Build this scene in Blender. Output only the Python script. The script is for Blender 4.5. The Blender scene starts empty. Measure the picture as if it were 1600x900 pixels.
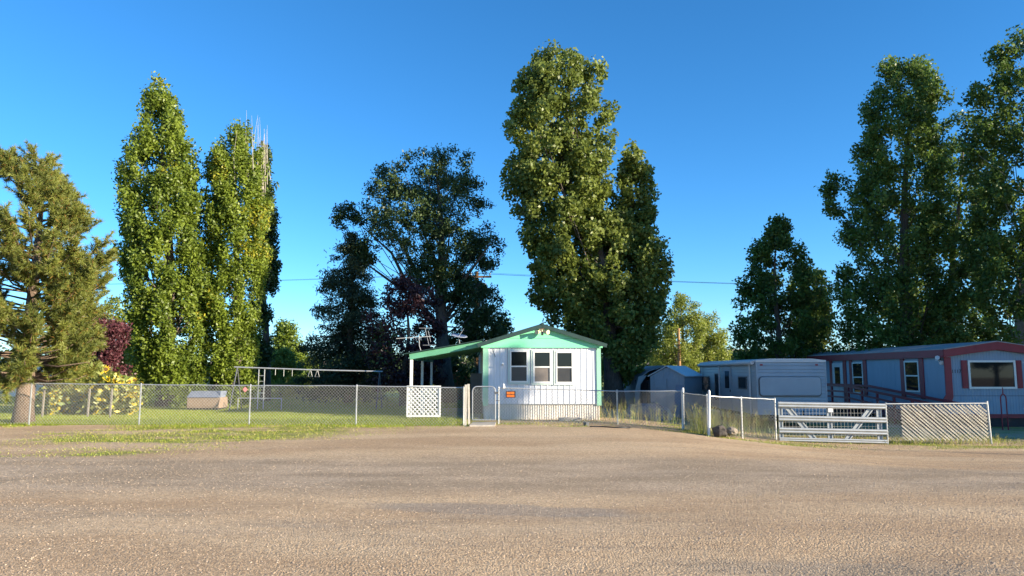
import bpy, math, random
import numpy as np
from mathutils import Vector, Matrix, noise as mnoise

# ------------------------------------------------------------------ camera, sky, sun
sc = bpy.context.scene
COL = sc.collection
W, H, F = 1600.0, 900.0, 1142.0
PITCH = math.radians(6.49)
EYE = 1.6
cam_d = bpy.data.cameras.new('camera')
cam = bpy.data.objects.new('camera', cam_d)
COL.objects.link(cam)
cam_d.sensor_width = 36.0
cam_d.lens = 36.0 * F / W
cam_d.clip_end = 3000
cam_d.clip_start = 0.05
cam.location = (0, 0, EYE)
cam.rotation_euler = (math.pi / 2 + PITCH, 0, 0)
sc.camera = cam

SUN_AZ = math.radians(114.5)      # clockwise from +Y, towards +X: behind the viewer's right shoulder
SUN_EL = math.radians(14.0)
world = bpy.data.worlds.new('World')
sc.world = world
world.use_nodes = True
wn, wl = world.node_tree.nodes, world.node_tree.links
for n in list(wn):
    wn.remove(n)
sky = wn.new('ShaderNodeTexSky')
sky.sky_type = 'NISHITA'
sky.sun_disc = False
sky.sun_elevation = SUN_EL
sky.sun_rotation = SUN_AZ
sky.altitude = 1800
sky.air_density = 1.0
sky.dust_density = 0.1
sky.ozone_density = 5.0
bg = wn.new('ShaderNodeBackground')
bg.inputs['Strength'].default_value = 0.11
wo = wn.new('ShaderNodeOutputWorld')
hsv = wn.new('ShaderNodeHueSaturation')
hsv.inputs['Hue'].default_value = 0.496
hsv.inputs['Saturation'].default_value = 1.12
wl.new(sky.outputs[0], hsv.inputs['Color'])
wl.new(hsv.outputs[0], bg.inputs['Color'])
wl.new(bg.outputs[0], wo.inputs['Surface'])

sun_d = bpy.data.lights.new('sun', 'SUN')
sun_d.energy = 5.0
sun_d.angle = math.radians(0.5)
sun_d.color = (1.0, 0.87, 0.67)
sun = bpy.data.objects.new('sun', sun_d)
COL.objects.link(sun)
to_sun = Vector((math.sin(SUN_AZ) * math.cos(SUN_EL), math.cos(SUN_AZ) * math.cos(SUN_EL), math.sin(SUN_EL)))
sun.rotation_euler = to_sun.to_track_quat('Z', 'Y').to_euler()
sun.location = (40, -20, 30)

sc.view_settings.view_transform = 'Standard'
sc.view_settings.look = 'None'
sc.view_settings.gamma = 1.0
sc.view_settings.use_curve_mapping = False
sc.view_settings.exposure = 1.4

# ------------------------------------------------------------------ helpers
SP, CP = math.sin(PITCH), math.cos(PITCH)

def at(px, py, Y):
    """world point seen at a photo pixel, at ground distance Y"""
    a, b = (px - 800.0) / F, (450.0 - py) / F
    t = Y / (CP - b * SP)
    return Vector((a * t, Y, EYE + (SP + b * CP) * t))

def sstep(a, b, v):
    t = min(1.0, max(0.0, (v - a) / (b - a)))
    return t * t * (3 - 2 * t)

def g(x, y):
    return -0.5 * sstep(2, 10, x) * sstep(8, 20, y)

def tagp(o, label=None, cat=None, group=None, kind=None):
    if label: o['label'] = label
    if cat: o['category'] = cat
    if group: o['group'] = group
    if kind: o['kind'] = kind
    return o

def thing(name, label, cat, loc, group=None):
    o = bpy.data.objects.new(name, None)
    o.empty_display_size = 0.2
    COL.objects.link(o)
    o.location = loc
    return tagp(o, label, cat, group)

class MB:
    def __init__(self, M=None):
        self.v, self.f, self.M = [], [], M
    def add(self, vs, fs):
        k = len(self.v)
        if self.M is not None:
            vs = [self.M @ Vector(p) for p in vs]
        self.v += [tuple(p) for p in vs]
        self.f += [tuple(i + k for i in f) for f in fs]
        return self
    def box(self, x0, x1, y0, y1, z0, z1):
        vs = [(x, y, z) for z in (z0, z1) for y in (y0, y1) for x in (x0, x1)]
        return self.add(vs, [(0, 2, 3, 1), (4, 5, 7, 6), (0, 1, 5, 4), (2, 6, 7, 3), (0, 4, 6, 2), (1, 3, 7, 5)])
    def bar(self, a, b, w, h, up=(0, 0, 1)):
        """rectangular bar from a to b; w across, h along up"""
        a, b = Vector(a), Vector(b)
        d = (b - a).normalized()
        u = Vector(up)
        s = d.cross(u)
        if s.length < 1e-4:
            s = d.cross(Vector((1, 0, 0)))
        s.normalize(); u = s.cross(d).normalized()
        vs = [p + s * i * w / 2 + u * j * h / 2 for p in (a, b) for (i, j) in ((-1, -1), (1, -1), (1, 1), (-1, 1))]
        return self.add(vs, [(0, 1, 2, 3), (7, 6, 5, 4), (0, 4, 5, 1), (1, 5, 6, 2), (2, 6, 7, 3), (3, 7, 4, 0)])
    def tube(self, pts, r, n=8, cap=True):
        pts = [Vector(p) for p in pts]
        rs = r if isinstance(r, (list, tuple)) else [r] * len(pts)
        vs, fs = [], []
        for i, p in enumerate(pts):
            d = (pts[min(i + 1, len(pts) - 1)] - pts[max(i - 1, 0)]).normalized()
            s = d.cross(Vector((0.13, 0.98, 0.11)))
            if s.length < 0.05: s = d.cross(Vector((1, 0, 0)))
            s.normalize(); u = s.cross(d)
            for k in range(n):
                a = 2 * math.pi * k / n
                vs.append(p + (s * math.cos(a) + u * math.sin(a)) * rs[i])
        for i in range(len(pts) - 1):
            for k in range(n):
                k2 = (k + 1) % n
                fs.append((i * n + k, i * n + k2, (i + 1) * n + k2, (i + 1) * n + k))
        if cap:
            fs.append(tuple(range(n - 1, -1, -1)))
            fs.append(tuple((len(pts) - 1) * n + k for k in range(n)))
        return self.add(vs, fs)
    def prism(self, poly, axis_vec):
        """poly: 3d points of a planar outline; extruded by axis_vec"""
        n = len(poly); d = Vector(axis_vec)
        vs = [Vector(p) for p in poly] + [Vector(p) + d for p in poly]
        fs = [tuple(range(n - 1, -1, -1)), tuple(range(n, 2 * n))]
        fs += [(i, (i + 1) % n, n + (i + 1) % n, n + i) for i in range(n)]
        return self.add(vs, fs)
    def build(self, name, mat, parent=None, smooth=False, kind=None, label=None):
        off = Vector(parent_loc(parent)) if parent else Vector((0, 0, 0))
        me = bpy.data.meshes.new(name)
        me.from_pydata([tuple(Vector(p) - off) for p in self.v], [], self.f)
        import bmesh
        bm = bmesh.new(); bm.from_mesh(me)
        bmesh.ops.recalc_face_normals(bm, faces=bm.faces)
        bm.to_mesh(me); bm.free()
        if smooth:
            for p in me.polygons: p.use_smooth = True
        me.materials.append(mat)
        o = bpy.data.objects.new(name, me)
        COL.objects.link(o)
        if parent: o.parent = parent
        return tagp(o, label, None, None, kind)

def parent_loc(p):
    l = Vector(p.location)
    while p.parent:
        p = p.parent; l += Vector(p.location)
    return l

# ------------------------------------------------------------------ materials
def new_mat(name):
    m = bpy.data.materials.new(name)
    m.use_nodes = True
    nt = m.node_tree
    return m, nt, nt.nodes['Principled BSDF']

def pmat(name, col, rough=0.6, var=0.12, scale=6.0, bump=0.0, bscale=None, metal=0.0, spec=0.5, stain=None, stretch=(1, 1, 1)):
    m, nt, b = new_mat(name)
    b.inputs['Roughness'].default_value = rough
    b.inputs['Metallic'].default_value = metal
    b.inputs['Specular IOR Level'].default_value = spec
    geo = nt.nodes.new('ShaderNodeNewGeometry')
    mp = nt.nodes.new('ShaderNodeMapping')
    mp.inputs['Scale'].default_value = stretch
    nt.links.new(geo.outputs['Position'], mp.inputs['Vector'])
    nz = nt.nodes.new('ShaderNodeTexNoise')
    nz.inputs['Scale'].default_value = scale
    nz.inputs['Detail'].default_value = 6
    nz.inputs['Roughness'].default_value = 0.65
    nt.links.new(mp.outputs[0], nz.inputs['Vector'])
    rp = nt.nodes.new('ShaderNodeValToRGB')
    e = rp.color_ramp.elements
    lo = [max(0, c * (1 - var * 1.6)) for c in col]; hi = [min(1, c * (1 + var)) for c in col]
    e[0].position, e[1].position = 0.3, 0.7
    e[0].color = (*lo, 1); e[1].color = (*hi, 1)
    nt.links.new(nz.outputs['Fac'], rp.inputs['Fac'])
    out = rp.outputs['Color']
    if stain:
        n2 = nt.nodes.new('ShaderNodeTexNoise')
        n2.inputs['Scale'].default_value = 1.7
        n2.inputs['Detail'].default_value = 8
        nt.links.new(mp.outputs[0], n2.inputs['Vector'])
        mr = nt.nodes.new('ShaderNodeMapRange')
        mr.inputs['From Min'].default_value = 0.52; mr.inputs['From Max'].default_value = 0.72
        mr.inputs['To Max'].default_value = 0.7
        nt.links.new(n2.outputs['Fac'], mr.inputs['Value'])
        mx = nt.nodes.new('ShaderNodeMix'); mx.data_type = 'RGBA'
        nt.links.new(mr.outputs[0], mx.inputs['Factor'])
        nt.links.new(out, mx.inputs['A'])
        mx.inputs['B'].default_value = (*stain, 1)
        out = mx.outputs['Result']
    nt.links.new(out, b.inputs['Base Color'])
    if bump:
        nb = nt.nodes.new('ShaderNodeTexNoise')
        nb.inputs['Scale'].default_value = bscale or scale * 4
        nb.inputs['Detail'].default_value = 4
        nt.links.new(mp.outputs[0], nb.inputs['Vector'])
        bp = nt.nodes.new('ShaderNodeBump')
        bp.inputs['Strength'].default_value = bump
        bp.inputs['Distance'].default_value = 0.02
        nt.links.new(nb.outputs['Fac'], bp.inputs['Height'])
        nt.links.new(bp.outputs[0], b.inputs['Normal'])
    return m

def leaf_mat(name, dark, light, yellow=(0.55, 0.40, 0.03), trans=0.35, rough=0.45, spec=0.45):
    m, nt, b = new_mat(name)
    a = nt.nodes.new('ShaderNodeAttribute'); a.attribute_name = 'tint'
    rp = nt.nodes.new('ShaderNodeValToRGB')
    e = rp.color_ramp.elements
    e[0].position = 0.0; e[0].color = (*dark, 1)
    e[1].position = 0.5; e[1].color = (*light, 1)
    y = rp.color_ramp.elements.new(0.8); y.color = (*yellow, 1)
    nt.links.new(a.outputs['Fac'], rp.inputs['Fac'])
    nt.links.new(rp.outputs['Color'], b.inputs['Base Color'])
    b.inputs['Roughness'].default_value = rough
    b.inputs['Specular IOR Level'].default_value = spec
    tr = nt.nodes.new('ShaderNodeBsdfTranslucent')
    nt.links.new(rp.outputs['Color'], tr.inputs['Color'])
    mx = nt.nodes.new('ShaderNodeMixShader'); mx.inputs[0].default_value = trans
    nt.links.new(b.outputs[0], mx.inputs[1]); nt.links.new(tr.outputs[0], mx.inputs[2])
    nt.links.new(mx.outputs[0], nt.nodes['Material Output'].inputs['Surface'])
    return m

def glass_mat(name, col, rough=0.03):
    m, nt, b = new_mat(name)
    b.inputs['Base Color'].default_value = (*col, 1)
    b.inputs['Roughness'].default_value = rough
    b.inputs['Specular IOR Level'].default_value = 0.28
    return m

M = {}
M['white_siding'] = pmat('white_siding', (0.72, 0.73, 0.76), 0.45, 0.06, 1.5, stretch=(2, 2, 0.4))
M['skirt'] = pmat('skirt_metal', (0.66, 0.63, 0.57), 0.55, 0.10, 2.0, stain=(0.42, 0.33, 0.22), stretch=(3, 3, 0.6))
M['mint'] = pmat('mint_paint', (0.22, 0.72, 0.43), 0.5, 0.06, 1.5)
M['mint_trim'] = pmat('mint_trim', (0.28, 0.56, 0.40), 0.5, 0.08, 3)
M['green_metal'] = pmat('green_roof_metal', (0.022, 0.052, 0.045), 0.45, 0.15, 3)
M['porch_green'] = pmat('porch_green', (0.09, 0.30, 0.17), 0.5, 0.12, 2)
M['pale_trim'] = pmat('pale_trim', (0.56, 0.66, 0.60), 0.5, 0.06, 4)
M['fascia_green'] = pmat('fascia_green', (0.13, 0.38, 0.23), 0.5, 0.1, 2)
M['white_paint'] = pmat('white_paint', (0.74, 0.74, 0.72), 0.5, 0.06, 4)
M['frame_white'] = pmat('frame_white', (0.78, 0.78, 0.74), 0.45, 0.04, 5)
M['glass'] = glass_mat('window_glass', (0.012, 0.016, 0.018))
M['screen'] = pmat('window_screen', (0.05, 0.05, 0.052), 0.25, 0.08, 5)
M['curtain'] = pmat('curtain_glass', (0.20, 0.17, 0.15), 0.2, 0.08, 3)
M['galv'] = pmat('galvanised_steel', (0.46, 0.47, 0.47), 0.42, 0.12, 8, metal=0.55)
M['wire'] = pmat('chain_link_wire', (0.40, 0.41, 0.40), 0.5, 0.1, 8, metal=0.35)
M['gate_steel'] = pmat('gate_steel', (0.35, 0.37, 0.38), 0.42, 0.08, 5, metal=0.4)
M['old_wood'] = pmat('old_wood', (0.50, 0.47, 0.41), 0.8, 0.2, 10, bump=0.4, stretch=(6, 6, 0.7))
M['pole_wood'] = pmat('pole_wood', (0.36, 0.20, 0.09), 0.85, 0.25, 6, bump=0.3, stretch=(6, 6, 0.4))
M['concrete'] = pmat('concrete', (0.42, 0.38, 0.33), 0.85, 0.12, 8, bump=0.3)
M['rv_siding'] = pmat('rv_siding', (0.29, 0.335, 0.385), 0.42, 0.06, 1.5)
M['rv_cover'] = pmat('rv_cover', (0.25, 0.31, 0.38), 0.3, 0.06, 1.2)
M['rv_white'] = pmat('rv_white', (0.56, 0.57, 0.58), 0.45, 0.06, 2)
M['blue_siding'] = pmat('blue_grey_siding', (0.25, 0.335, 0.43), 0.5, 0.07, 1.5, stretch=(2, 2, 0.5))
M['maroon'] = pmat('maroon_paint', (0.25, 0.020, 0.034), 0.5, 0.12, 4)
M['dark_skirt'] = pmat('dark_skirt', (0.035, 0.03, 0.035), 0.8, 0.2, 4)
M['roof_grey'] = pmat('roof_grey', (0.34, 0.33, 0.33), 0.7, 0.12, 3)
M['shed_metal'] = pmat('shed_metal', (0.29, 0.325, 0.365), 0.5, 0.08, 2)
M['tarp_grey'] = pmat('tarp_grey', (0.17, 0.18, 0.20), 0.7, 0.15, 2, bump=0.3)
M['tarp_light'] = pmat('tarp_light', (0.36, 0.36, 0.34), 0.7, 0.12, 2)
M['tarp_blue'] = pmat('tarp_blue', (0.05, 0.085, 0.14), 0.5, 0.25, 3, bump=0.4)
M['black'] = pmat('black_plastic', (0.02, 0.02, 0.022), 0.5, 0.2, 5)
M['dark_grey'] = pmat('dark_grey_metal', (0.09, 0.095, 0.105), 0.4, 0.12, 4)
M['sign_orange'] = pmat('sign_orange', (0.85, 0.20, 0.02), 0.5, 0.03, 5)
M['sign_pink'] = pmat('sign_pink', (0.75, 0.25, 0.25), 0.5, 0.06, 5)
M['slat'] = pmat('privacy_slat', (0.48, 0.43, 0.34), 0.6, 0.2, 12)
M['antenna'] = pmat('antenna_metal', (0.48, 0.48, 0.47), 0.4, 0.1, 8, metal=0.5)
M['dish'] = pmat('dish_grey', (0.35, 0.39, 0.47), 0.45, 0.06, 5)
M['tan_box'] = pmat('tan_plastic', (0.30, 0.22, 0.16), 0.6, 0.1, 4)
M['blue_grey'] = pmat('blue_grey_lid', (0.20, 0.23, 0.30), 0.5, 0.1, 5)
M['cream'] = pmat('cream_wall', (0.68, 0.55, 0.36), 0.7, 0.08, 3)
M['rust'] = pmat('rust_boards', (0.36, 0.14, 0.06), 0.8, 0.25, 6, stretch=(4, 4, 0.5))
M['rock'] = pmat('rock', (0.24, 0.20, 0.16), 0.9, 0.25, 8, bump=0.6)
M['char'] = pmat('charred_stump', (0.06, 0.05, 0.045), 0.9, 0.4, 10, bump=0.7)
M['bark'] = pmat('bark', (0.13, 0.10, 0.08), 0.9, 0.35, 9, bump=0.8, stretch=(3, 3, 0.6))
M['bark_pale'] = pmat('bark_pale', (0.26, 0.24, 0.20), 0.9, 0.3, 9, bump=0.7, stretch=(3, 3, 0.6))
M['bark_pine'] = pmat('bark_pine', (0.20, 0.14, 0.10), 0.9, 0.35, 7, bump=1.0, stretch=(4, 4, 0.9))
M['twig_grey'] = pmat('bare_twig', (0.48, 0.42, 0.36), 0.8, 0.15, 8)
M['stem'] = pmat('flower_stem', (0.38, 0.36, 0.12), 0.7, 0.2, 8)
M['petal'] = pmat('petal', (0.86, 0.56, 0.02), 0.6, 0.1, 12)
M['seed'] = pmat('seed_disc', (0.12, 0.06, 0.02), 0.8, 0.2, 20)
M['leaf_poplar'] = leaf_mat('leaf_poplar', (0.075, 0.125, 0.018), (0.25, 0.32, 0.04), yellow=(0.46, 0.41, 0.04), trans=0.45)
M['leaf_cotton'] = leaf_mat('leaf_cottonwood', (0.085, 0.125, 0.025), (0.27, 0.32, 0.065), trans=0.45)
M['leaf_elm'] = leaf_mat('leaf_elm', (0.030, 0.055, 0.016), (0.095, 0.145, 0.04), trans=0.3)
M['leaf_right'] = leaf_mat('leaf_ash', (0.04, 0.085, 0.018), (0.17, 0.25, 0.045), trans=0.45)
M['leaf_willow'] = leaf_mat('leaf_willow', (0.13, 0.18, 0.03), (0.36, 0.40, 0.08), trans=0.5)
M['leaf_plum'] = leaf_mat('leaf_plum', (0.055, 0.018, 0.024), (0.16, 0.05, 0.06), yellow=(0.25, 0.09, 0.05), trans=0.2)
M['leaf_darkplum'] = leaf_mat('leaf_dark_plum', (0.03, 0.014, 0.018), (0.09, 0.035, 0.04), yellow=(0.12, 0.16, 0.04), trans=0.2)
M['needle_pine'] = leaf_mat('needle_pine', (0.075, 0.10, 0.02), (0.25, 0.27, 0.05), yellow=(0.30, 0.15, 0.035), trans=0.2, rough=0.55)
M['needle_spruce'] = leaf_mat('needle_spruce', (0.025, 0.045, 0.025), (0.10, 0.13, 0.055), yellow=(0.28, 0.26, 0.08), trans=0.15, rough=0.6)
M['leaf_flower'] = leaf_mat('leaf_flower', (0.14, 0.20, 0.04), (0.46, 0.48, 0.18), yellow=(0.80, 0.62, 0.05), trans=0.3)
M['grass'] = leaf_mat('grass_blade', (0.12, 0.18, 0.015), (0.32, 0.38, 0.035), yellow=(0.42, 0.34, 0.12), trans=0.3)

# ------------------------------------------------------------------ ground
def band_axis(dense0, dense1, step, lo, hi):
    a = list(np.arange(dense0, dense1 + 1e-6, step))
    s, v = step, dense1
    while v < hi:
        s *= 1.3; v += s; a.append(min(v, hi))
    s, v = step, dense0
    while v > lo:
        s *= 1.3; v -= s; a.insert(0, max(v, lo))
    return a

def relief(x, y):
    f = sstep(0, 5, y) * (1 - sstep(30, 60, y)) * (1 - sstep(25, 50, abs(x)))
    return f * (0.030 * mnoise.noise((x * 0.25, y * 0.9, 1.3)) + 0.012 * mnoise.noise((x * 0.9, y * 1.7, 7.1)))

xs = band_axis(-20, 20, 0.25, -900, 900)
ys = band_axis(4, 27, 0.22, -120, 1500)
gv = [(x, y, g(x, y) + relief(x, y)) for y in ys for x in xs]
nx = len(xs)
gf = [(j * nx + i, j * nx + i + 1, (j + 1) * nx + i + 1, (j + 1) * nx + i) for j in range(len(ys) - 1) for i in range(nx - 1)]
gme = bpy.data.meshes.new('ground'); gme.from_pydata(gv, [], gf)
for p in gme.polygons: p.use_smooth = True
ground = bpy.data.objects.new('ground', gme); COL.objects.link(ground)
ground['kind'] = 'structure'

def lawn_mask(x, y):
    """how grassy the ground is at a place, 0 to 1"""
    n = mnoise.fractal((x * 0.45, y * 0.9, 3.0), 0.9, 2.0, 4)
    n2 = mnoise.fractal((x * 0.16, y * 0.7, 9.0), 0.9, 2.0, 3)
    lawn = sstep(21.2, 22.4, y + 0.5 * n) * (1 - sstep(-2.4, -1.0, x + 0.4 * n)) * sstep(-40, -30, x)
    strip = sstep(13.9, 15.0, y + 0.9 * n2) * (1 - sstep(16.6, 17.8, y + n)) * (1 - sstep(-7.0, -4.6, x + 1.5 * n))
    side = sstep(16.4, 17.6, y + n) * (1 - sstep(-6.5, -3.0, x - (y - 17) * 0.5 + 1.8 * n)) * sstep(-12.5, -10.5, x + n)
    hem = sstep(21.0, 21.7, y + 0.6 * n) * (1 - sstep(24.0, 24.8, y)) * 0.55
    rhem = sstep(19.6, 20.6, y + 0.8 * n2) * sstep(4.6, 5.6, x + n) * (0.5 + 0.5 * n) * 0.7
    return max(lawn, 0.5 * strip * (0.65 + 0.7 * n), 0.7 * side * (0.7 + 0.6 * n), hem * (0.45 + 0.9 * n), rhem, 0)

at_l = gme.attributes.new('grassy', 'FLOAT', 'POINT')
at_l.data.foreach_set('value', np.array([lawn_mask(p[0], p[1]) if (p[1] > 12 and p[1] < 70 and abs(p[0]) < 45) else (0.6 if p[1] > 60 else 0.0) for p in gv], dtype=np.float32))

def ground_material():
    m, nt, b = new_mat('gravel_ground')
    N, L = nt.nodes, nt.links
    b.inputs['Roughness'].default_value = 0.92
    b.inputs['Specular IOR Level'].default_value = 0.25
    geo = N.new('ShaderNodeNewGeometry')
    sep = N.new('ShaderNodeSeparateXYZ'); L.new(geo.outputs['Position'], sep.inputs[0])
    def noise(scale, detail=5, st=(1, 1, 1), rough=0.6):
        mp = N.new('ShaderNodeMapping'); mp.inputs['Scale'].default_value = st
        L.new(geo.outputs['Position'], mp.inputs['Vector'])
        n = N.new('ShaderNodeTexNoise'); n.inputs['Scale'].default_value = scale
        n.inputs['Detail'].default_value = detail; n.inputs['Roughness'].default_value = rough
        L.new(mp.outputs[0], n.inputs['Vector']); return n.outputs['Fac']
    def maprange(v, a, c, lo=0.0, hi=1.0):
        r = N.new('ShaderNodeMapRange'); r.interpolation_type = 'SMOOTHSTEP'
        r.inputs['From Min'].default_value = a; r.inputs['From Max'].default_value = c
        r.inputs['To Min'].default_value = lo; r.inputs['To Max'].default_value = hi
        L.new(v, r.inputs['Value']); return r.outputs[0]
    def math_(op, x, y):
        q = N.new('ShaderNodeMath'); q.operation = op
        for i, v in enumerate((x, y)):
            if isinstance(v, (int, float)): q.inputs[i].default_value = v
            else: L.new(v, q.inputs[i])
        return q.outputs[0]
    def mix(f, a, c, mode='MIX'):
        q = N.new('ShaderNodeMix'); q.data_type = 'RGBA'; q.blend_type = mode
        if isinstance(f, (int, float)): q.inputs['Factor'].default_value = f
        else: L.new(f, q.inputs['Factor'])
        for k, v in (('A', a), ('B', c)):
            if isinstance(v, tuple): q.inputs[k].default_value = (*v, 1)
            else: L.new(v, q.inputs[k])
        return q.outputs['Result']
    wob = math_('MULTIPLY', math_('SUBTRACT', noise(0.35, 4, (0.4, 1, 1)), 0.5), 3.0)
    yy = math_('ADD', sep.outputs['Y'], wob)
    big = noise(0.5, 6, (0.35, 1, 1))
    tan = mix(maprange(big, 0.35, 0.65), (0.46, 0.315, 0.185), (0.60, 0.44, 0.275))
    grey = mix(maprange(noise(1.1, 5, (0.4, 1, 1)), 0.35, 0.68), (0.35, 0.265, 0.175), (0.49, 0.375, 0.26))
    road = math_('MULTIPLY', maprange(yy, 9.3, 10.6), maprange(yy, 13.2, 14.6, 1, 0))
    patch = math_('MULTIPLY', maprange(noise(0.42, 5, (0.3, 1.1, 1)), 0.52, 0.62), maprange(yy, 10.5, 9.2))
    col = mix(math_('MAXIMUM', road, math_('MULTIPLY', patch, 0.85)), tan, grey)
    # old oil and wear along the wheel tracks
    track = math_('MULTIPLY', maprange(noise(0.9, 6, (0.12, 1.5, 1)), 0.56, 0.72), maprange(yy, 5.0, 13.0, 0.55, 0.2))
    col = mix(track, col, (0.20, 0.16, 0.125))
    # smooth tar patch
    ex = math_('DIVIDE', math_('ADD', sep.outputs['X'], 0.2), 1.7)
    ey = math_('DIVIDE', math_('SUBTRACT', yy, math_('ADD', 8.75, math_('MULTIPLY', sep.outputs['X'], -0.06))), 0.42)
    tar = maprange(math_('ADD', math_('MULTIPLY', ex, ex), math_('MULTIPLY', ey, ey)), 0.5, 1.1, 0.6, 0.0)
    col = mix(tar, col, (0.30, 0.26, 0.215))
    # single stones
    vor = N.new('ShaderNodeTexVoronoi'); vor.inputs['Scale'].default_value = 42
    L.new(geo.outputs['Position'], vor.inputs['Vector'])
    sepc = N.new('ShaderNodeSeparateColor'); L.new(vor.outputs['Color'], sepc.inputs[0])
    col = mix(0.9, col, mix(sepc.outputs[0], (0.70, 0.68, 0.66), (1.28, 1.27, 1.25)), 'MULTIPLY')
    dark = maprange(vor.outputs['Distance'], 0.5, 0.8, 0.0, 0.3)
    col = mix(dark, col, (0.13, 0.10, 0.075))
    # soil and thatch under grass
    at_ = N.new('ShaderNodeAttribute'); at_.attribute_name = 'grassy'
    gm = maprange(math_('ADD', at_.outputs['Fac'], math_('MULTIPLY', math_('SUBTRACT', noise(3.0, 5), 0.5), 0.5)), 0.22, 0.62)
    turf = mix(maprange(noise(1.3, 5), 0.35, 0.65), (0.20, 0.23, 0.04), (0.30, 0.31, 0.06))
    col = mix(gm, col, turf)
    L.new(col, b.inputs['Base Color'])
    bp = N.new('ShaderNodeBump'); bp.inputs['Strength'].default_value = 0.55; bp.inputs['Distance'].default_value = 0.025
    vor2 = N.new('ShaderNodeTexVoronoi'); vor2.inputs['Scale'].default_value = 95
    L.new(geo.outputs['Position'], vor2.inputs['Vector'])
    h = math_('ADD', math_('MULTIPLY', vor.outputs['Distance'], -0.8), math_('ADD', math_('MULTIPLY', vor2.outputs['Distance'], -0.5), math_('MULTIPLY', noise(5, 5, (1, 1, 1), 0.7), 0.8)))
    L.new(h, bp.inputs['Height'])
    L.new(bp.outputs[0], b.inputs['Normal'])
    return m
gme.materials.append(ground_material())

# ------------------------------------------------------------------ fast mesh from arrays
def array_mesh(name, verts, k, mat, parent=None, tint=None, kind=None):
    """verts: (n*k, 3) world positions, every k of them one face"""
    v = np.asarray(verts, dtype=np.float32).reshape(-1, 3)
    if parent is not None:
        v = v - np.array(parent_loc(parent), dtype=np.float32)
    n = len(v) // k
    me = bpy.data.meshes.new(name)
    me.vertices.add(len(v)); me.vertices.foreach_set('co', v.ravel())
    me.loops.add(n * k); me.loops.foreach_set('vertex_index', np.arange(n * k, dtype=np.int32))
    me.polygons.add(n)
    me.polygons.foreach_set('loop_start', np.arange(0, n * k, k, dtype=np.int32))
    if tint is not None:
        a = me.attributes.new('tint', 'FLOAT', 'FACE')
        a.data.foreach_set('value', np.asarray(tint, dtype=np.float32))
    me.update(calc_edges=True)
    me.materials.append(mat)
    o = bpy.data.objects.new(name, me)
    COL.objects.link(o)
    if parent is not None: o.parent = parent
    if kind: o['kind'] = kind
    return o

# gravel: loose stones as low pyramids
rg = np.random.default_rng(5)
ns = 150000
sy = 5.4 + 15.8 * rg.random(ns) ** 1.25
sx = (rg.random(ns) * 2 - 1) * (sy * 0.74 + 0.8)
keep = np.array([(mnoise.noise((x * 0.3, y * 1.1, 4.0)) * 0.8 + 0.55 + 0.35 * (9.8 < y < 14)) > r for x, y, r in zip(sx, sy, rg.random(ns))])
sx, sy = sx[keep], sy[keep]
lm = np.array([lawn_mask(x, y) if y > 13 else 0 for x, y in zip(sx, sy)])
sx, sy = sx[lm < 0.45], sy[lm < 0.45]
ns = len(sx)
sz = np.array([g(x, y) + relief(x, y) for x, y in zip(sx, sy)])
rad = 0.004 + 0.011 * rg.random(ns) ** 2.5
ang = rg.random(ns) * 6.28
quad = []
cs = []
for k in range(4):
    a = ang + k * math.pi / 2 + rg.normal(0, 0.25, ns)
    rr = rad * (0.8 + 0.5 * rg.random(ns))
    cs.append(np.stack([sx + rr * np.cos(a), sy + rr * np.sin(a), sz - 0.002], 1))
top = np.stack([sx + rad * 0.4 * rg.normal(0, 1, ns), sy + rad * 0.4 * rg.normal(0, 1, ns), sz + rad * (0.3 + 0.4 * rg.random(ns))], 1)
tri = np.stack([np.stack([cs[k], cs[(k + 1) % 4], top], 1) for k in range(4)], 1).reshape(-1, 3)
stone_tint = np.repeat(rg.random(ns), 4)
ms, nt_, b_ = new_mat('gravel_stones')
a_ = nt_.nodes.new('ShaderNodeAttribute'); a_.attribute_name = 'tint'
r_ = nt_.nodes.new('ShaderNodeValToRGB')
r_.color_ramp.elements[0].color = (0.25, 0.19, 0.14, 1); r_.color_ramp.elements[1].color = (0.48, 0.38, 0.28, 1)
e_ = r_.color_ramp.elements.new(0.5); e_.color = (0.36, 0.265, 0.18, 1)
nt_.links.new(a_.outputs['Fac'], r_.inputs['Fac']); nt_.links.new(r_.outputs['Color'], b_.inputs['Base Color'])
b_.inputs['Roughness'].default_value = 0.9
gr = array_mesh('gravel', tri, 3, ms, None, stone_tint)
tagp(gr, 'loose tan and grey gravel stones strewn over the road', 'gravel', None, 'stuff')

# grass blades
def blades(n, xr, yr, seed, hmin, hmax, w, maskf, tint_lo=0.0, tint_hi=0.5, dry=0.15):
    r = np.random.default_rng(seed)
    x = r.uniform(*xr, n); y = r.uniform(*yr, n)
    k = np.array([maskf(a, c) for a, c in zip(x, y)])
    ok = k > r.random(n) * 0.9 + 0.08
    x, y, k = x[ok], y[ok], k[ok]
    n = len(x)
    z = np.array([g(a, c) + relief(a, c) for a, c in zip(x, y)])
    hgt = (hmin + (hmax - hmin) * r.random(n)) * (0.5 + 0.6 * k)
    th = r.random(n) * 6.28
    dx, dy = np.cos(th) * w, np.sin(th) * w
    lean = r.normal(0, 0.45, (n, 2)) * hgt[:, None]
    base = np.stack([x, y, z], 1)
    off = np.stack([dx, dy, np.zeros(n)], 1)
    tip = base + np.stack([lean[:, 0], lean[:, 1], hgt], 1)
    v = np.stack([base - off, base + off, tip], 1).reshape(-1, 3)
    t = tint_lo + (tint_hi - tint_lo) * r.random(n)
    patch = np.array([mnoise.noise((a * 0.5, c * 0.8, 2.0)) for a, c in zip(x, y)])
    d = r.random(n) < dry + 0.35 * np.clip(patch, 0, 1)
    t[d] = r.uniform(0.55, 0.95, d.sum())
    return v, t
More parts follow.
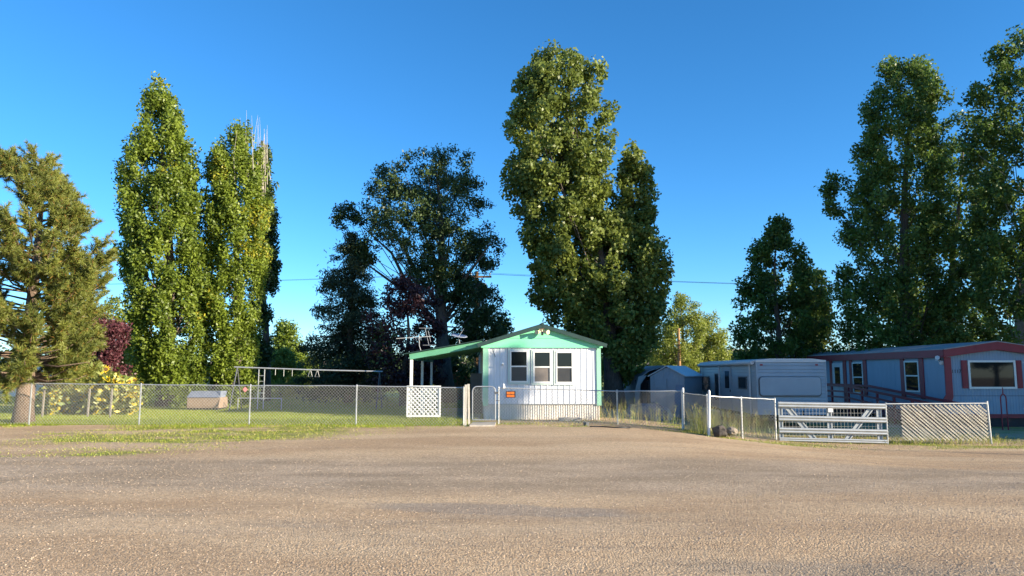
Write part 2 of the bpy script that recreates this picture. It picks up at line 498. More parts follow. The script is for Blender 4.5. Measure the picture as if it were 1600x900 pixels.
gparts = [blades(150000, (-21, -0.8), (21.2, 31), 1, 0.03, 0.085, 0.009, lawn_mask, 0.2, 0.5, 0.06),
          blades(26000, (-30, -2), (31, 44), 2, 0.05, 0.11, 0.014, lawn_mask),
          blades(42000, (-15, -2), (13.5, 21.6), 3, 0.02, 0.06, 0.008, lawn_mask, 0.2, 0.5, 0.5),
          blades(30000, (-2, 19), (19.3, 24.6), 4, 0.03, 0.10, 0.008, lawn_mask, 0.1, 0.5, 0.5)]
lawn = array_mesh('lawn_grass', np.concatenate([p[0] for p in gparts]), 3, M['grass'], None, np.concatenate([p[1] for p in gparts]))
tagp(lawn, 'short sunlit green lawn grass with dry patches along the fence', 'grass', None, 'stuff')

# ------------------------------------------------------------------ foliage
def leaf_quads(c, size, rng, aspect=0.62, up=0.25, out=None):
    n = len(c)
    nrm = rng.normal(0, 1, (n, 3)); nrm[:, 2] += up
    if out is not None: nrm += out
    nrm /= np.linalg.norm(nrm, axis=1)[:, None] + 1e-9
    t = rng.normal(0, 1, (n, 3))
    a = np.cross(nrm, t); a /= np.linalg.norm(a, axis=1)[:, None] + 1e-9
    b = np.cross(nrm, a)
    s = (size * rng.uniform(0.6, 1.25, n))[:, None]
    a *= s; b *= s * aspect
    fold = nrm * s * 0.25
    return np.stack([c - a, c + b * 0.9 + fold, c + a, c - b * 0.9 + fold], 1).reshape(-1, 3)

def clumps_from(lobes, rng):
    """lobes: dicts with Y, sil [(py, pxL, pxR)], n, size -> centres, sizes, outward"""
    cs, ss, os_ = [], [], []
    for lb in lobes:
        Y = lb['Y']; sil = sorted(lb['sil'])
        P = [(at(l, p, Y), at(r_, p, Y)) for p, l, r_ in sil]
        zz = np.array([a.z for a, _ in P])[::-1]
        xl = np.array([a.x for a, _ in P])[::-1]; xr = np.array([b.x for _, b in P])[::-1]
        grid = np.linspace(zz[0], zz[-1], 200)
        wdt = np.interp(grid, zz, xr - xl)
        pdf = wdt ** lb.get('pw', 1.25) + 0.05; pdf /= pdf.sum()
        z = rng.choice(grid, lb['n'], p=pdf) + rng.normal(0, 0.05, lb['n'])
        size = lb['size'] * rng.uniform(0.6, 1.25, lb['n'])
        half = np.maximum(np.interp(z, zz, xr - xl) / 2 - size * 0.45, 0.08)
        cx = np.interp(z, zz, (xl + xr) / 2)
        th = rng.uniform(0, 2 * math.pi, lb['n'])
        s = lb.get('shell', 0.4)
        r = half * np.sqrt(rng.uniform(s * s, 1, lb['n'])) * rng.uniform(0.88, 1.06, lb['n'])
        dep = lb.get('depth', 0.9)
        c = np.stack([cx + r * np.cos(th), Y + r * dep * np.sin(th), z], 1)
        cs.append(c); ss.append(size); os_.append(np.stack([np.cos(th), np.sin(th), np.zeros(lb['n'])], 1))
    return np.concatenate(cs), np.concatenate(ss), np.concatenate(os_)

def tree(name, label, base, lobes, leaf, bark, seed, per=70, lsize=0.09, stretch=1.0, trunk_r=0.25, limbs=30, aspect=0.62,
         yellow=(), lean_top=None, cat='tree', group=None, fork=0.25, droop=0.0, base_tint=0.0, gap=-0.28, limb_r=0.2, mains=0):
    rng = np.random.default_rng(seed)
    bpx, Yb = base
    bx = at(bpx, 600, Yb).x
    b = Vector((bx, Yb, g(bx, Yb)))
    root = thing(name, label, cat, b, group)
    lobes = [dict(lb, n=int(lb['n'] * 1.7), size=lb['size'] * 0.8) for lb in lobes]
    per = int(per * 0.75)
    c, s, o = clumps_from(lobes, rng)
    if gap is not None:
        nz = np.array([mnoise.noise((p[0] * 0.55, p[1] * 0.55, p[2] * 0.7 + seed)) for p in c])
        c, s, o = c[nz > gap], s[nz > gap], o[nz > gap]
    zmax = c[:, 2].max()
    # leaves
    cnt = np.maximum(6, (per * (s / s.mean()) ** 2).astype(int))
    idx = np.repeat(np.arange(len(c)), cnt)
    d = rng.normal(0, 1, (len(idx), 3))
    d /= np.linalg.norm(d, axis=1)[:, None]
    rr = rng.random(len(idx)) ** 0.5 * rng.uniform(0.85, 1.35, len(idx))
    off = d * rr[:, None] * s[idx][:, None] * np.array([0.62, 0.62, 0.62 * stretch])
    # sprays tilt outwards with height
    off[:, :2] += o[idx][:, :2] * (off[:, 2] * 0.22)[:, None]
    off[:, 2] -= droop * np.hypot(off[:, 0], off[:, 1])
    pos = c[idx] + off
    ct = rng.random(len(c))
    tint = np.clip(base_tint + 0.5 * (0.55 * ct[idx] + 0.45 * rng.random(len(idx))), 0, 0.5)
    for (px, py, rad, share) in yellow:
        q = at(px, py, lobes[0]['Y'])
        near = np.hypot(pos[:, 0] - q.x, pos[:, 2] - q.z) < rad
        hit = near & (rng.random(len(idx)) < share)
        tint[hit] = rng.uniform(0.65, 0.95, hit.sum())
    v = leaf_quads(pos, lsize, rng, aspect, 0.2, o[idx] * 0.35)
    array_mesh('crown', v, 4, leaf, root, tint)
    # wood
    mb = MB()
    topx = lean_top[0] if lean_top else float(np.mean(c[c[:, 2] > zmax - 0.15 * (zmax - b.z), 0]))
    topz = lean_top[1] if lean_top else b.z + 0.9 * (zmax - b.z)
    def axis(t):
        return Vector((bx + (topx - bx) * t ** 1.3 + 0.12 * math.sin(t * 7 + seed), Yb + 0.1 * math.sin(t * 5 + seed * 2), b.z + (topz - b.z) * t))
    tp = [axis(k / 9) for k in range(10)]
    tp[0].z -= 0.15
    mb.tube(tp, [trunk_r * (1.35 if k == 0 else 1.0) * (1 - 0.93 * k / 9) + 0.01 for k in range(10)], 10)
    pick = rng.permutation(len(c))[:limbs]
    for j, i in enumerate(pick):
        lr = 0.5 if j < mains else limb_r
        q = Vector(c[i])
        hd = math.hypot(q.x - bx, q.y - Yb)
        zs = max(b.z + fork * (topz - b.z) * rng.uniform(0.6, 1.0), q.z - hd * rng.uniform(1.0, 2.2) - 0.5)
        t = min(0.95, max(0.03, (zs - b.z) / (topz - b.z)))
        p0 = axis(t)
        r0 = max(0.015, trunk_r * (1 - 0.93 * t) * lr)
        mid1 = p0.lerp(q, 0.35) + Vector((0, 0, -0.09 * hd)) + Vector(rng.normal(0, 0.06 + 0.05 * hd, 3))
        mid2 = p0.lerp(q, 0.7) + Vector(rng.normal(0, 0.06 + 0.045 * hd, 3))
        mb.tube([p0, mid1, mid2, q], [r0, r0 * 0.7, r0 * 0.45, 0.012], 6)
    mb.build('trunk', bark, root, smooth=True)
    return root

def S(*rows):
    return list(rows)

T = {}
T['poplar1'] = tree('poplar_tree', 'broad tall columnar poplar, the leftmost and tallest of the three poplars', (265, 33),
    [dict(Y=33, n=400, size=0.62, shell=0.55, sil=S((120, 236, 250), (150, 222, 270), (200, 214, 297), (230, 192, 302), (260, 184, 313), (300, 187, 325), (350, 183, 331), (400, 187, 331), (450, 189, 333), (500, 195, 331), (550, 204, 329), (600, 210, 325), (636, 216, 315)))],
    M['leaf_poplar'], M['bark'], 11, per=150, lsize=0.085, stretch=1.7, trunk_r=0.35, limbs=46, yellow=((275, 270, 0.5, 0.3), (245, 125, 0.4, 0.3), (322, 490, 0.4, 0.3)), base_tint=0.05, gap=-0.42)
T['poplar2'] = tree('poplar_tree', 'yellowing columnar poplar with bare dead twigs at its top', (368, 34),
    [dict(Y=34, n=290, size=0.58, shell=0.5, sil=S((195, 367, 383), (225, 350, 404), (245, 322, 416), (290, 314, 424), (340, 314, 426), (400, 315, 423), (450, 314, 418), (500, 314, 415), (560, 314, 413), (632, 318, 410)))],
    M['leaf_poplar'], M['bark'], 12, per=150, lsize=0.08, stretch=1.8, trunk_r=0.28, limbs=34,
    yellow=((350, 275, 0.6, 0.4), (330, 375, 0.5, 0.35), (412, 340, 0.7, 0.3), (405, 390, 0.6, 0.3), (335, 470, 0.5, 0.25)), base_tint=0.12, gap=-0.45)
rt = np.random.default_rng(77)
mbt = MB()
for k in range(26):
    px = rt.choice([343, 372, 378, 390, 404, 408, 412]) + rt.normal(0, 6)
    top = 165 + abs(px - 372) * 0.35 + rt.uniform(0, 45) + (30 if px < 355 else 0)
    p0 = at(px + rt.normal(0, 3), 275 + rt.uniform(-20, 40), 34 + rt.normal(0, 0.4)); p1 = at(px + rt.normal(0, 2), top, p0.y)
    mbt.tube([p0, p0.lerp(p1, 0.5) + Vector((rt.normal(0, 0.05), 0, 0)), p1], [0.013, 0.008, 0.003], 5)
mbt.build('bare_twigs', M['twig_grey'], T['poplar2'], kind='stuff')
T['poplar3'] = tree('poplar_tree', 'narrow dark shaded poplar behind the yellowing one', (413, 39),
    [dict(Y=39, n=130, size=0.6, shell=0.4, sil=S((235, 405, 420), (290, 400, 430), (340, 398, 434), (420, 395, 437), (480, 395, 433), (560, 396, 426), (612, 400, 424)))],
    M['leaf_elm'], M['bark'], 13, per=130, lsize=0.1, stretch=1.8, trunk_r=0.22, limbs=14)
T['elm'] = tree('elm_tree', 'large open-crowned dark elm with forked trunk behind the porch roof', (697, 37),
    [dict(Y=37, n=330, size=0.85, shell=0.1, sil=S((226, 664, 700), (245, 610, 745), (275, 566, 768), (310, 552, 776), (350, 548, 790), (390, 580, 797), (430, 612, 796), (465, 640, 795), (495, 690, 806), (520, 705, 800)), depth=0.75),
     dict(Y=37.5, n=52, size=0.75, shell=0.1, sil=S((322, 518, 560), (350, 513, 572), (385, 522, 585), (410, 540, 590)))],
    M['leaf_elm'], M['bark'], 15, per=135, lsize=0.085, stretch=0.85, trunk_r=0.42, limbs=60, aspect=0.5, gap=-0.14, mains=9, limb_r=0.14, fork=0.42, droop=0.25, lean_top=(at(680, 300, 37).x, at(680, 260, 37).z))
T['plum2'] = tree('plum_tree', 'dark purple-leaved plum tree beneath the elm, left of the porch', (632, 33.5),
    [dict(Y=33.5, n=120, size=0.75, shell=0.4, sil=S((438, 618, 655), (465, 582, 688), (510, 566, 700), (560, 560, 703), (608, 566, 700)))],
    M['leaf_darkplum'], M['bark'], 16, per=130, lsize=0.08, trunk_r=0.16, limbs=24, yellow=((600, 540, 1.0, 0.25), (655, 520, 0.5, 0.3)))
T['cotton'] = tree('cottonwood_tree', 'towering cottonwood with sunlit crown right behind the mint-gabled home', (965, 35),
    [dict(Y=35, n=230, size=0.85, shell=0.45, sil=S((80, 846, 890), (100, 828, 930), (125, 800, 958), (150, 793, 966), (200, 789, 969), (250, 772, 963), (300, 783, 960), (345, 798, 938), (390, 812, 905))),
     dict(Y=34, n=60, size=0.65, shell=0.3, sil=S((380, 812, 902), (430, 822, 905), (475, 822, 915), (508, 826, 905))),
     dict(Y=35.5, n=95, size=0.75, shell=0.35, sil=S((208, 982, 1000), (245, 968, 1014), (290, 955, 1030), (340, 942, 1027), (400, 920, 1031), (455, 890, 1036))),
     dict(Y=35.2, n=200, size=0.85, shell=0.4, sil=S((320, 890, 970), (360, 880, 1010), (395, 880, 1048), (425, 872, 1062), (480, 865, 1050), (530, 870, 1035), (588, 930, 1010)))],
    M['leaf_cotton'], M['bark'], 17, per=150, lsize=0.10, stretch=1.15, trunk_r=0.42, limbs=45, limb_r=0.15, gap=-0.38, fork=0.3, aspect=0.8, lean_top=(at(880, 200, 35).x, at(880, 130, 35).z))
T['green_mid'] = tree('broadleaf_tree', 'round-topped dark green tree standing behind the travel trailer', (1215, 42),
    [dict(Y=42, n=150, size=0.9, shell=0.35, sil=S((346, 1202, 1228), (368, 1180, 1244), (395, 1162, 1262), (420, 1158, 1280), (445, 1150, 1290), (480, 1142, 1290), (530, 1145, 1300), (565, 1150, 1305)))],
    M['leaf_right'], M['bark'], 18, per=135, lsize=0.11, stretch=1.0, trunk_r=0.25, limbs=40)
T['poplar_r'] = tree('poplar_tree', 'tall twin-topped poplar behind the maroon-trimmed home', (1415, 38),
    [dict(Y=38, n=340, size=0.85, shell=0.45, sil=S((88, 1388, 1418), (104, 1368, 1468), (150, 1350, 1478), (200, 1338, 1480), (260, 1325, 1480), (320, 1312, 1490), (400, 1310, 1500), (480, 1292, 1510), (565, 1290, 1520))),
     dict(Y=38, n=14, size=0.6, shell=0.1, sil=S((272, 1290, 1318), (300, 1278, 1325), (332, 1288, 1325)))],
    M['leaf_right'], M['bark'], 19, per=140, lsize=0.10, stretch=1.3, trunk_r=0.4, limbs=40, base_tint=0.05, gap=-0.42)
T['edge'] = tree('broadleaf_tree', 'big spreading tree at the right edge behind the maroon roof', (1588, 34),
    [dict(Y=34, n=320, size=0.85, shell=0.45, sil=S((45, 1580, 1640), (85, 1545, 1690), (150, 1512, 1720), (220, 1505, 1745), (300, 1500, 1760), (400, 1490, 1760), (480, 1482, 1750), (550, 1490, 1730)))],
    M['leaf_right'], M['bark_pale'], 20, per=135, lsize=0.10, stretch=1.1, trunk_r=0.36, limbs=40, gap=-0.4)
T['fill'] = tree('broadleaf_tree', 'shaded tree between the twin-topped poplar and the right edge tree', (1480, 46),
    [dict(Y=46, n=210, size=1.1, shell=0.3, sil=S((185, 1478, 1530), (220, 1450, 1560), (300, 1430, 1570), (340, 1410, 1570), (430, 1370, 1565), (520, 1345, 1585), (568, 1345, 1590)))],
    M['leaf_right'], M['bark'], 21, per=110, lsize=0.13, trunk_r=0.3, limbs=30)
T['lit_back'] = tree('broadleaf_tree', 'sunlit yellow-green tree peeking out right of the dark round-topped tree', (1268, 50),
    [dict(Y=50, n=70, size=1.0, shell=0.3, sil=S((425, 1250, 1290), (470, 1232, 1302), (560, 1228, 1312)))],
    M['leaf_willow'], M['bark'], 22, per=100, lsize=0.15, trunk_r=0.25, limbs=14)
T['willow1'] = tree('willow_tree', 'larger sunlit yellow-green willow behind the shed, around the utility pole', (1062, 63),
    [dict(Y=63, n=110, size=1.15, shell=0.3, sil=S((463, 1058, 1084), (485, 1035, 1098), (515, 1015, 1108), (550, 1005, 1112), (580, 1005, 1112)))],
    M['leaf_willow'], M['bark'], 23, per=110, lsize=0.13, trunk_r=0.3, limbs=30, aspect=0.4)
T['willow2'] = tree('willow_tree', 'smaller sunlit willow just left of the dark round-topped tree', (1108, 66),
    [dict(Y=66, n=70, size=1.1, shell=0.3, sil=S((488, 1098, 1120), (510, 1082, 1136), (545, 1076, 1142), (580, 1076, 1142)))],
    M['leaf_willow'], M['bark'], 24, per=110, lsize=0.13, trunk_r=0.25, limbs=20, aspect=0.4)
T['plum1'] = tree('plum_tree', 'sunlit maroon-leaved plum tree between the pine and the poplars', (172, 30),
    [dict(Y=30, n=100, size=0.55, shell=0.5, sil=S((498, 148, 182), (515, 135, 202), (545, 131, 212), (575, 133, 216), (600, 140, 212)))],
    M['leaf_plum'], M['bark'], 25, per=150, lsize=0.06, trunk_r=0.1, limbs=16)
T['far_left'] = tree('broadleaf_tree', 'distant green tree behind the maroon plum tree', (170, 64),
    [dict(Y=64, n=70, size=1.2, shell=0.35, sil=S((470, 165, 188), (490, 145, 205), (530, 130, 218), (580, 130, 220)))],
    M['leaf_willow'], M['bark'], 26, per=100, lsize=0.14, trunk_r=0.25, limbs=12)
T['far_mid'] = tree('broadleaf_tree', 'distant tree in the gap between the dark poplar and the spruce', (446, 72),
    [dict(Y=72, n=80, size=1.3, shell=0.35, sil=S((502, 432, 465), (520, 418, 480), (560, 410, 492), (608, 410, 492)))],
    M['leaf_poplar'], M['bark'], 27, per=100, lsize=0.15, trunk_r=0.25, limbs=12)
T['under'] = tree('broadleaf_tree', 'low dark tree behind the porch roof, right of the elm trunk', (748, 41),
    [dict(Y=41, n=95, size=0.8, shell=0.2, sil=S((455, 728, 775), (480, 705, 800), (510, 690, 806), (550, 685, 800), (605, 690, 800)))],
    M['leaf_elm'], M['bark'], 29, per=110, lsize=0.10, trunk_r=0.15, limbs=20, gap=-0.2, yellow=((778, 515, 1.0, 0.12),))
T['bush'] = tree('garden_bush', 'light green rounded bush beside the swing frame ladder', (440, 46),
    [dict(Y=46, n=60, size=0.6, shell=0.5, sil=S((548, 428, 452), (565, 415, 470), (590, 410, 480), (622, 412, 478)))],
    M['leaf_willow'], M['bark'], 28, per=90, lsize=0.09, trunk_r=0.06, limbs=8, cat='bush')

# far wood behind everything: one mass nobody could count
rng = np.random.default_rng(31)
fx = rng.uniform(-75, 75, 1500); fy = rng.uniform(78, 95, 1500)
fz = rng.random(1500) ** 0.8 * (3.6 + 1.6 * np.array([mnoise.noise((x * 0.12, 0.3, 5.0)) for x in fx]))
fi = np.repeat(np.arange(1500), 55)
fp = np.stack([fx, fy, fz], 1)[fi] + rng.normal(0, 0.55, (len(fi), 3))
wood = array_mesh('distant_woodland', leaf_quads(fp, 0.22, rng), 4, M['leaf_elm'], None, rng.random(len(fi)) * 0.5)
tagp(wood, 'low belt of distant green trees along the horizon', 'woodland', None, 'stuff')

# hill on the horizon
hv, hf = [], []
for j in range(14):
    for i in range(60):
        x = -420 + i * 14.5; v = j / 13
        hgt = 17 * math.sin(math.pi * min(1, v * 1.25) * 0.5) * (0.8 + 0.35 * mnoise.noise((x * 0.012, v, 2.0))) * (0.55 + 0.45 * sstep(-250, 120, x))
        hv.append((x, 300 + v * 260, hgt - 0.5 + 1.2 * mnoise.noise((x * 0.06, v * 9, 0.4))))
for j in range(13):
    for i in range(59):
        hf.append((j * 60 + i, j * 60 + i + 1, (j + 1) * 60 + i + 1, (j + 1) * 60 + i))
hm = bpy.data.meshes.new('hill'); hm.from_pydata(hv, [], hf)
hm.materials.append(pmat('dry_hill', (0.34, 0.24, 0.17), 0.95, 0.25, 0.08))
hill = bpy.data.objects.new('hill', hm); COL.objects.link(hill); hill['kind'] = 'structure'

# ------------------------------------------------------------------ conifers
def pine(name, label, base, sil, seed, n_branch):
    rng = np.random.default_rng(seed)
    bpx, Y = base
    bx = at(bpx, 660, Y).x
    b = Vector((bx, Y, g(bx, Y)))
    root = thing(name, label, 'tree', b)
    P = [(at(l, p, Y), at(r, p, Y)) for p, l, r in sorted(sil)][::-1]
    zz = np.array([a.z for a, _ in P]); xl = np.array([a.x for a, _ in P]); xr = np.array([c.x for _, c in P])
    zt = zz[-1]
    mb = MB()
    mb.tube([b + Vector((0, 0, -0.15)), b + Vector((0.0, 0, 0.5)), b + Vector((0.03, 0, 1.5)), b + Vector((0.0, 0, 3.5)), Vector((bx + 0.1, Y, zt - 0.6))], [0.36, 0.27, 0.24, 0.18, 0.02], 12)
    needles, tint = [], []
    dead = []
    for i in range(n_branch):
        z1 = zz[0] + (zt - zz[0]) * (i + rng.random()) / n_branch
        th = rng.uniform(0, 2 * math.pi)
        ex = np.interp(z1, zz, xr) - bx if math.cos(th) > 0 else bx - np.interp(z1, zz, xl)
        ez = 0.5 * (np.interp(z1, zz, xr) - np.interp(z1, zz, xl))
        R = abs(math.cos(th)) * ex + (1 - abs(math.cos(th))) * ez
        R *= rng.uniform(0.72, 1.04)
        rise = R * rng.uniform(0.25, 0.55) + 0.2
        tip = Vector((bx + R * math.cos(th), Y + R * math.sin(th), z1))
        z0 = max(b.z + 1.35, z1 - rise)
        p0 = Vector((bx, Y, z0))
        m1 = p0.lerp(tip, 0.5) + Vector((0, 0, -0.12 * R)); m2 = p0.lerp(tip, 0.8) + Vector((0, 0, -0.08 * R))
        mb.tube([p0, m1, m2, tip], [0.04, 0.026, 0.016, 0.008], 5)
        path = [p0, p0.lerp(m1, 0.5), m1, m1.lerp(m2, 0.5), m2, m2.lerp(tip, 0.5), tip]
        ntw = int(6 + R * 7.2)
        ctint = rng.random()
        for k in range(ntw):
            f = 0.32 + 0.68 * (k + rng.random()) / ntw
            s = f * 6; q = path[min(5, int(s))].lerp(path[min(6, int(s) + 1)], s - int(s))
            d = (tip - p0).normalized() * 0.6 + Vector(rng.normal(0, 0.55, 3)) + Vector((0, 0, 0.55))
            d.normalize()
            Ltw = rng.uniform(0.25, 0.6) * (1.1 - 0.3 * f)
            nt = int(Ltw / 0.085) + 1
            for u in range(nt):
                c = q + d * (Ltw * (u + 1) / nt)
                nn = 20
                dirs = rng.normal(0, 1, (nn, 3)) * 0.75 + np.array(d) * 0.95
                dirs /= np.linalg.norm(dirs, axis=1)[:, None]
                ln = rng.uniform(0.12, 0.21, nn)[:, None]
                side = np.cross(dirs, rng.normal(0, 1, (nn, 3))); side /= np.linalg.norm(side, axis=1)[:, None]
                c0 = np.array(c)[None, :]
                needles.append(np.stack([c0 - side * 0.011, c0 + side * 0.011, c0 + dirs * ln], 1))
                old = rng.random(nn) < (0.14 if u < nt * 0.5 else 0.03)
                t = 0.5 * (0.5 * ctint + 0.5 * rng.random(nn)); t[old] = rng.uniform(0.6, 0.95, old.sum())
                tint.append(t)
    # a few bare lower branches
    for k in range(7):
        th = rng.uniform(-0.9, 0.9) + (math.pi if k % 2 else 0); z0 = b.z + rng.uniform(1.3, 2.3); R = rng.uniform(1.2, 2.6)
        p0 = Vector((bx, Y, z0)); p1 = Vector((bx + R * math.cos(th), Y - abs(R * math.sin(th)), z0 + rng.uniform(-0.15, 0.3)))
        mb.tube([p0, p0.lerp(p1, 0.5) + Vector((0, 0, -0.12)), p1], [0.04, 0.028, 0.008], 5)
    mb.build('trunk', M['bark_pine'], root, smooth=True)
    array_mesh('crown', np.concatenate(needles).reshape(-1, 3), 3, M['needle_pine'], root, np.concatenate(tint))
    return root
T['pine'] = pine('pine_tree', 'tall olive-green pine with upswept branches at the left edge', (36, 22.9),
    S((243, 14, 44), (285, -28, 78), (330, -60, 122), (375, -80, 152), (430, -95, 164), (480, -105, 150), (530, -108, 136), (575, -105, 128), (604, -70, 108)), 41, 175)

def spruce(name, label, base, sil, seed, n_branch):
    rng = np.random.default_rng(seed)
    bpx, Y = base
    bx = at(bpx, 620, Y).x
    b = Vector((bx, Y, g(bx, Y)))
    root = thing(name, label, 'tree', b)
    P = [(at(l, p, Y), at(r, p, Y)) for p, l, r in sorted(sil)][::-1]
    zz = np.array([a.z for a, _ in P]); xl = np.array([a.x for a, _ in P]); xr = np.array([c.x for _, c in P])
    zt = zz[-1]
    mb = MB(); mb.tube([b + Vector((0, 0, -0.1)), Vector((bx, Y, zt))], [0.24, 0.015], 10)
    pos, tint = [], []
    for i in range(n_branch):
        u = (i + rng.random()) / n_branch
        z1 = zz[0] + (zt - zz[0]) * u ** 1.15
        th = rng.uniform(0, 2 * math.pi)
        ex = np.interp(z1, zz, xr) - bx if math.cos(th) > 0 else bx - np.interp(z1, zz, xl)
        R = max(0.12, abs(ex)) * rng.uniform(0.7, 1.08)
        p0 = np.array((bx, Y, z1 + 0.12 * R)); tip = np.array((bx + R * math.cos(th), Y + R * math.sin(th), z1 - 0.10 * R))
        mid = (p0 + tip) / 2 + np.array((0, 0, -0.1 * R))
        mb.tube([p0, mid, tip], [0.03, 0.02, 0.006], 5)
        nn = int(60 + 130 * R)
        f = rng.random(nn) ** 0.7
        q = np.where(f[:, None] < 0.5, p0 + (mid - p0) * (f[:, None] * 2), mid + (tip - mid) * (f[:, None] * 2 - 1))
        wdt = (0.10 + 0.26 * np.sin(np.pi * np.clip(f, 0.05, 0.98)) * min(1.0, R))[:, None]
        q = q + rng.normal(0, 1, (nn, 3)) * wdt * np.array([1, 1, 0.55]) - np.array([0, 0, 0.08])
        pos.append(q); tint.append(np.clip(0.5 * (0.5 * rng.random() + 0.5 * rng.random(nn)), 0, 0.5))
    pos = np.concatenate(pos); tint = np.concatenate(tint)
    mb.build('trunk', M['bark'], root, smooth=True)
    array_mesh('crown', leaf_quads(pos, 0.10, rng, 0.3, 0.3), 4, M['needle_spruce'], root, tint)
    return root
T['spruce'] = spruce('spruce_tree', 'dark pointed spruce left of the elm, lit on one side', (545, 37.5),
    S((362, 540, 550), (395, 522, 572), (430, 505, 585), (465, 486, 595), (510, 472, 605), (560, 464, 612), (612, 466, 615)), 51, 130)

# trees that stand beside and behind the viewpoint: their shade and their mirror image in the panes show; some added for the light
def copy_tree(o, loc, rz, scale, label, group=None):
    r = o.copy(); COL.objects.link(r)
    r.location = loc; r.rotation_euler = (0, 0, rz); r.scale = (scale,) * 3
    r['label'] = label
    if group: r['group'] = group
    for ch in o.children:
        c = ch.copy(); COL.objects.link(c); c.parent = r
    return r
SHADE = [('cotton', (35, 16.9, -0.5), 0.0, 1.12, 'towering roadside cottonwood right of the view shading the travel trailer'),
         ('green_mid', (29, 22.6, -0.5), 1.1, 1.15, 'round roadside tree right of the view shading the tarp shelter'),
         ('poplar_r', (35, 22.3, -0.5), 0.4, 1.08, 'tall roadside poplar right of the view shading the maroon-trimmed home'),
         ('edge', (37, 27, -0.5), 0.9, 0.95, 'wide tree right of the view beside the maroon-trimmed home'),
         ('elm', (45, 32, -0.5), 2.6, 1.0, 'open elm far right of the view')]
slim = tree('broadleaf_tree', 'slender unseen tree added right of the view to dapple the white home', (800, 35),  # unseen tree, its high crown shaped to cast dapples on the wall
    [dict(Y=35, n=26, size=0.5, shell=0.1, sil=S((262, 795, 805), (300, 780, 820), (345, 783, 817), (362, 795, 805)))],
    M['leaf_elm'], M['bark'], 71, per=90, lsize=0.10, trunk_r=0.09, limbs=10, gap=None, group='trees outside the frame that shade the yard')
slim.location = (33, 9.5, 0)
slim2 = tree('broadleaf_tree', 'high-crowned unseen tree added right of the view to shade the weeds behind the fence', (800, 35),  # unseen tree, crown raised and sized to darken the weedy strip
    [dict(Y=35, n=60, size=0.75, shell=0.2, sil=S((240, 785, 815), (300, 740, 860), (380, 728, 872), (440, 750, 850)))],
    M['leaf_elm'], M['bark'], 72, per=110, lsize=0.11, trunk_r=0.14, limbs=16, gap=None, group='trees outside the frame that shade the yard')
slim2.location = (31, 15.2, 0)
for key, loc, rz, s, lab in SHADE:
    copy_tree(T[key], loc, rz, s, lab, 'trees outside the frame that shade the yard')
for key, loc, rz, s, lab in [('elm', (-9, -24, 0), 0.5, 0.9, 'open elm across the road behind the viewpoint'),
                             ('cotton', (6, -30, 0), 2.0, 0.9, 'cottonwood across the road behind the viewpoint'),
                             ('green_mid', (-1, -21, 0), 3.0, 1.1, 'round tree across the road behind the viewpoint'),
                             ('green_mid', (43, -9.5, 0), 1.7, 0.8, 'unseen round tree added behind the viewpoint to darken the picture window'),  # added to block the bright sky mirrored in the picture window
                             ('elm', (16, -27, 0), 4.0, 0.9, 'second elm across the road behind the viewpoint')]:
    copy_tree(T[key], loc, rz, s, lab, 'trees across the road mirrored in the window panes')

# ------------------------------------------------------------------ chain-link fences
def link_mesh(mb, a0, a1, b0, b1, cell=0.095, r=0.0033, skew=1.0):
    """diagonal wires filling the quad a0-a1 (bottom) b0-b1 (top)"""
    a0, a1, b0, b1 = map(Vector, (a0, a1, b0, b1))
    L = (a1 - a0).length; Hh = ((b0 - a0).length + (b1 - a1).length) / 2
    def pt(u, v):
        return a0.lerp(a1, u).lerp(b0.lerp(b1, u), v)
    run = Hh * skew
    n = int((L + run) / cell) + 1
    nrm = (a1 - a0).cross(b0 - a0).normalized()
    for sgn in (1, -1):
        for k in range(n):
            s = k * cell - run
            e = s + run
            v0, v1 = 0.0, 1.0
            if s < 0: v0 = -s / run
            if e > L: v1 = (L - s) / run
            if v1 - v0 < 0.02: continue
            u0, u1 = (s + v0 * run) / L, (s + v1 * run) / L
            if sgn < 0: u0, u1 = 1 - u0, 1 - u1
            o = nrm * (0.002 * sgn)
            p, q = pt(u0, v0) + o, pt(u1, v1) + o
            d = (q - p).normalized(); w = d.cross(nrm) * r
            mb.add([p - w, p + w, p + nrm * r * 1.2, q - w, q + w, q + nrm * r * 1.2], [(0, 1, 4, 3), (1, 2, 5, 4), (2, 0, 3, 5)])

def fence(name, label, pts, posts=None, post_r=0.024, rail=True, group=None, cell=0.095):
    """pts: (x, y, z bottom, z top) of every post"""
    root = thing(name, label, 'fence', (pts[0][0], pts[0][1], pts[0][2]), group)
    wires = MB()
    for (x, y, z0, z1) in pts:
        m = MB(); m.tube([(x, y, z0 - 0.15), (x, y, z1 + 0.02)], post_r, 10)
        m.tube([(x, y, z1 + 0.02), (x, y, z1 + 0.045)], [post_r * 1.15, post_r * 0.6], 10)
        m.build('post', M['galv'], root, smooth=False)
    for (p, q) in zip(pts, pts[1:]):
        f0 = Vector((0, -0.03, 0))
        link_mesh(wires, Vector((p[0], p[1], p[2] + 0.03)) + f0, Vector((q[0], q[1], q[2] + 0.03)) + f0,
                  Vector((p[0], p[1], p[3])) + f0, Vector((q[0], q[1], q[3])) + f0, cell)
        m = MB(); n = 6
        m.tube([Vector((p[0], p[1], p[3])).lerp(Vector((q[0], q[1], q[3])), k / n) + Vector((0, 0, 0.006 * math.sin(k * 2.1 + p[0]))) for k in range(n + 1)], 0.017, 8)
        if rail: m.build('top_rail', M['galv'], root)
    wires.build('wire_mesh', M['wire'], root, kind='stuff')
    return root

def fp(px, Y, ytop, ybase):
    a = at(px, ytop, Y); b_ = at(px, ybase, Y)
    return (b_.x, Y, b_.z, a.z)

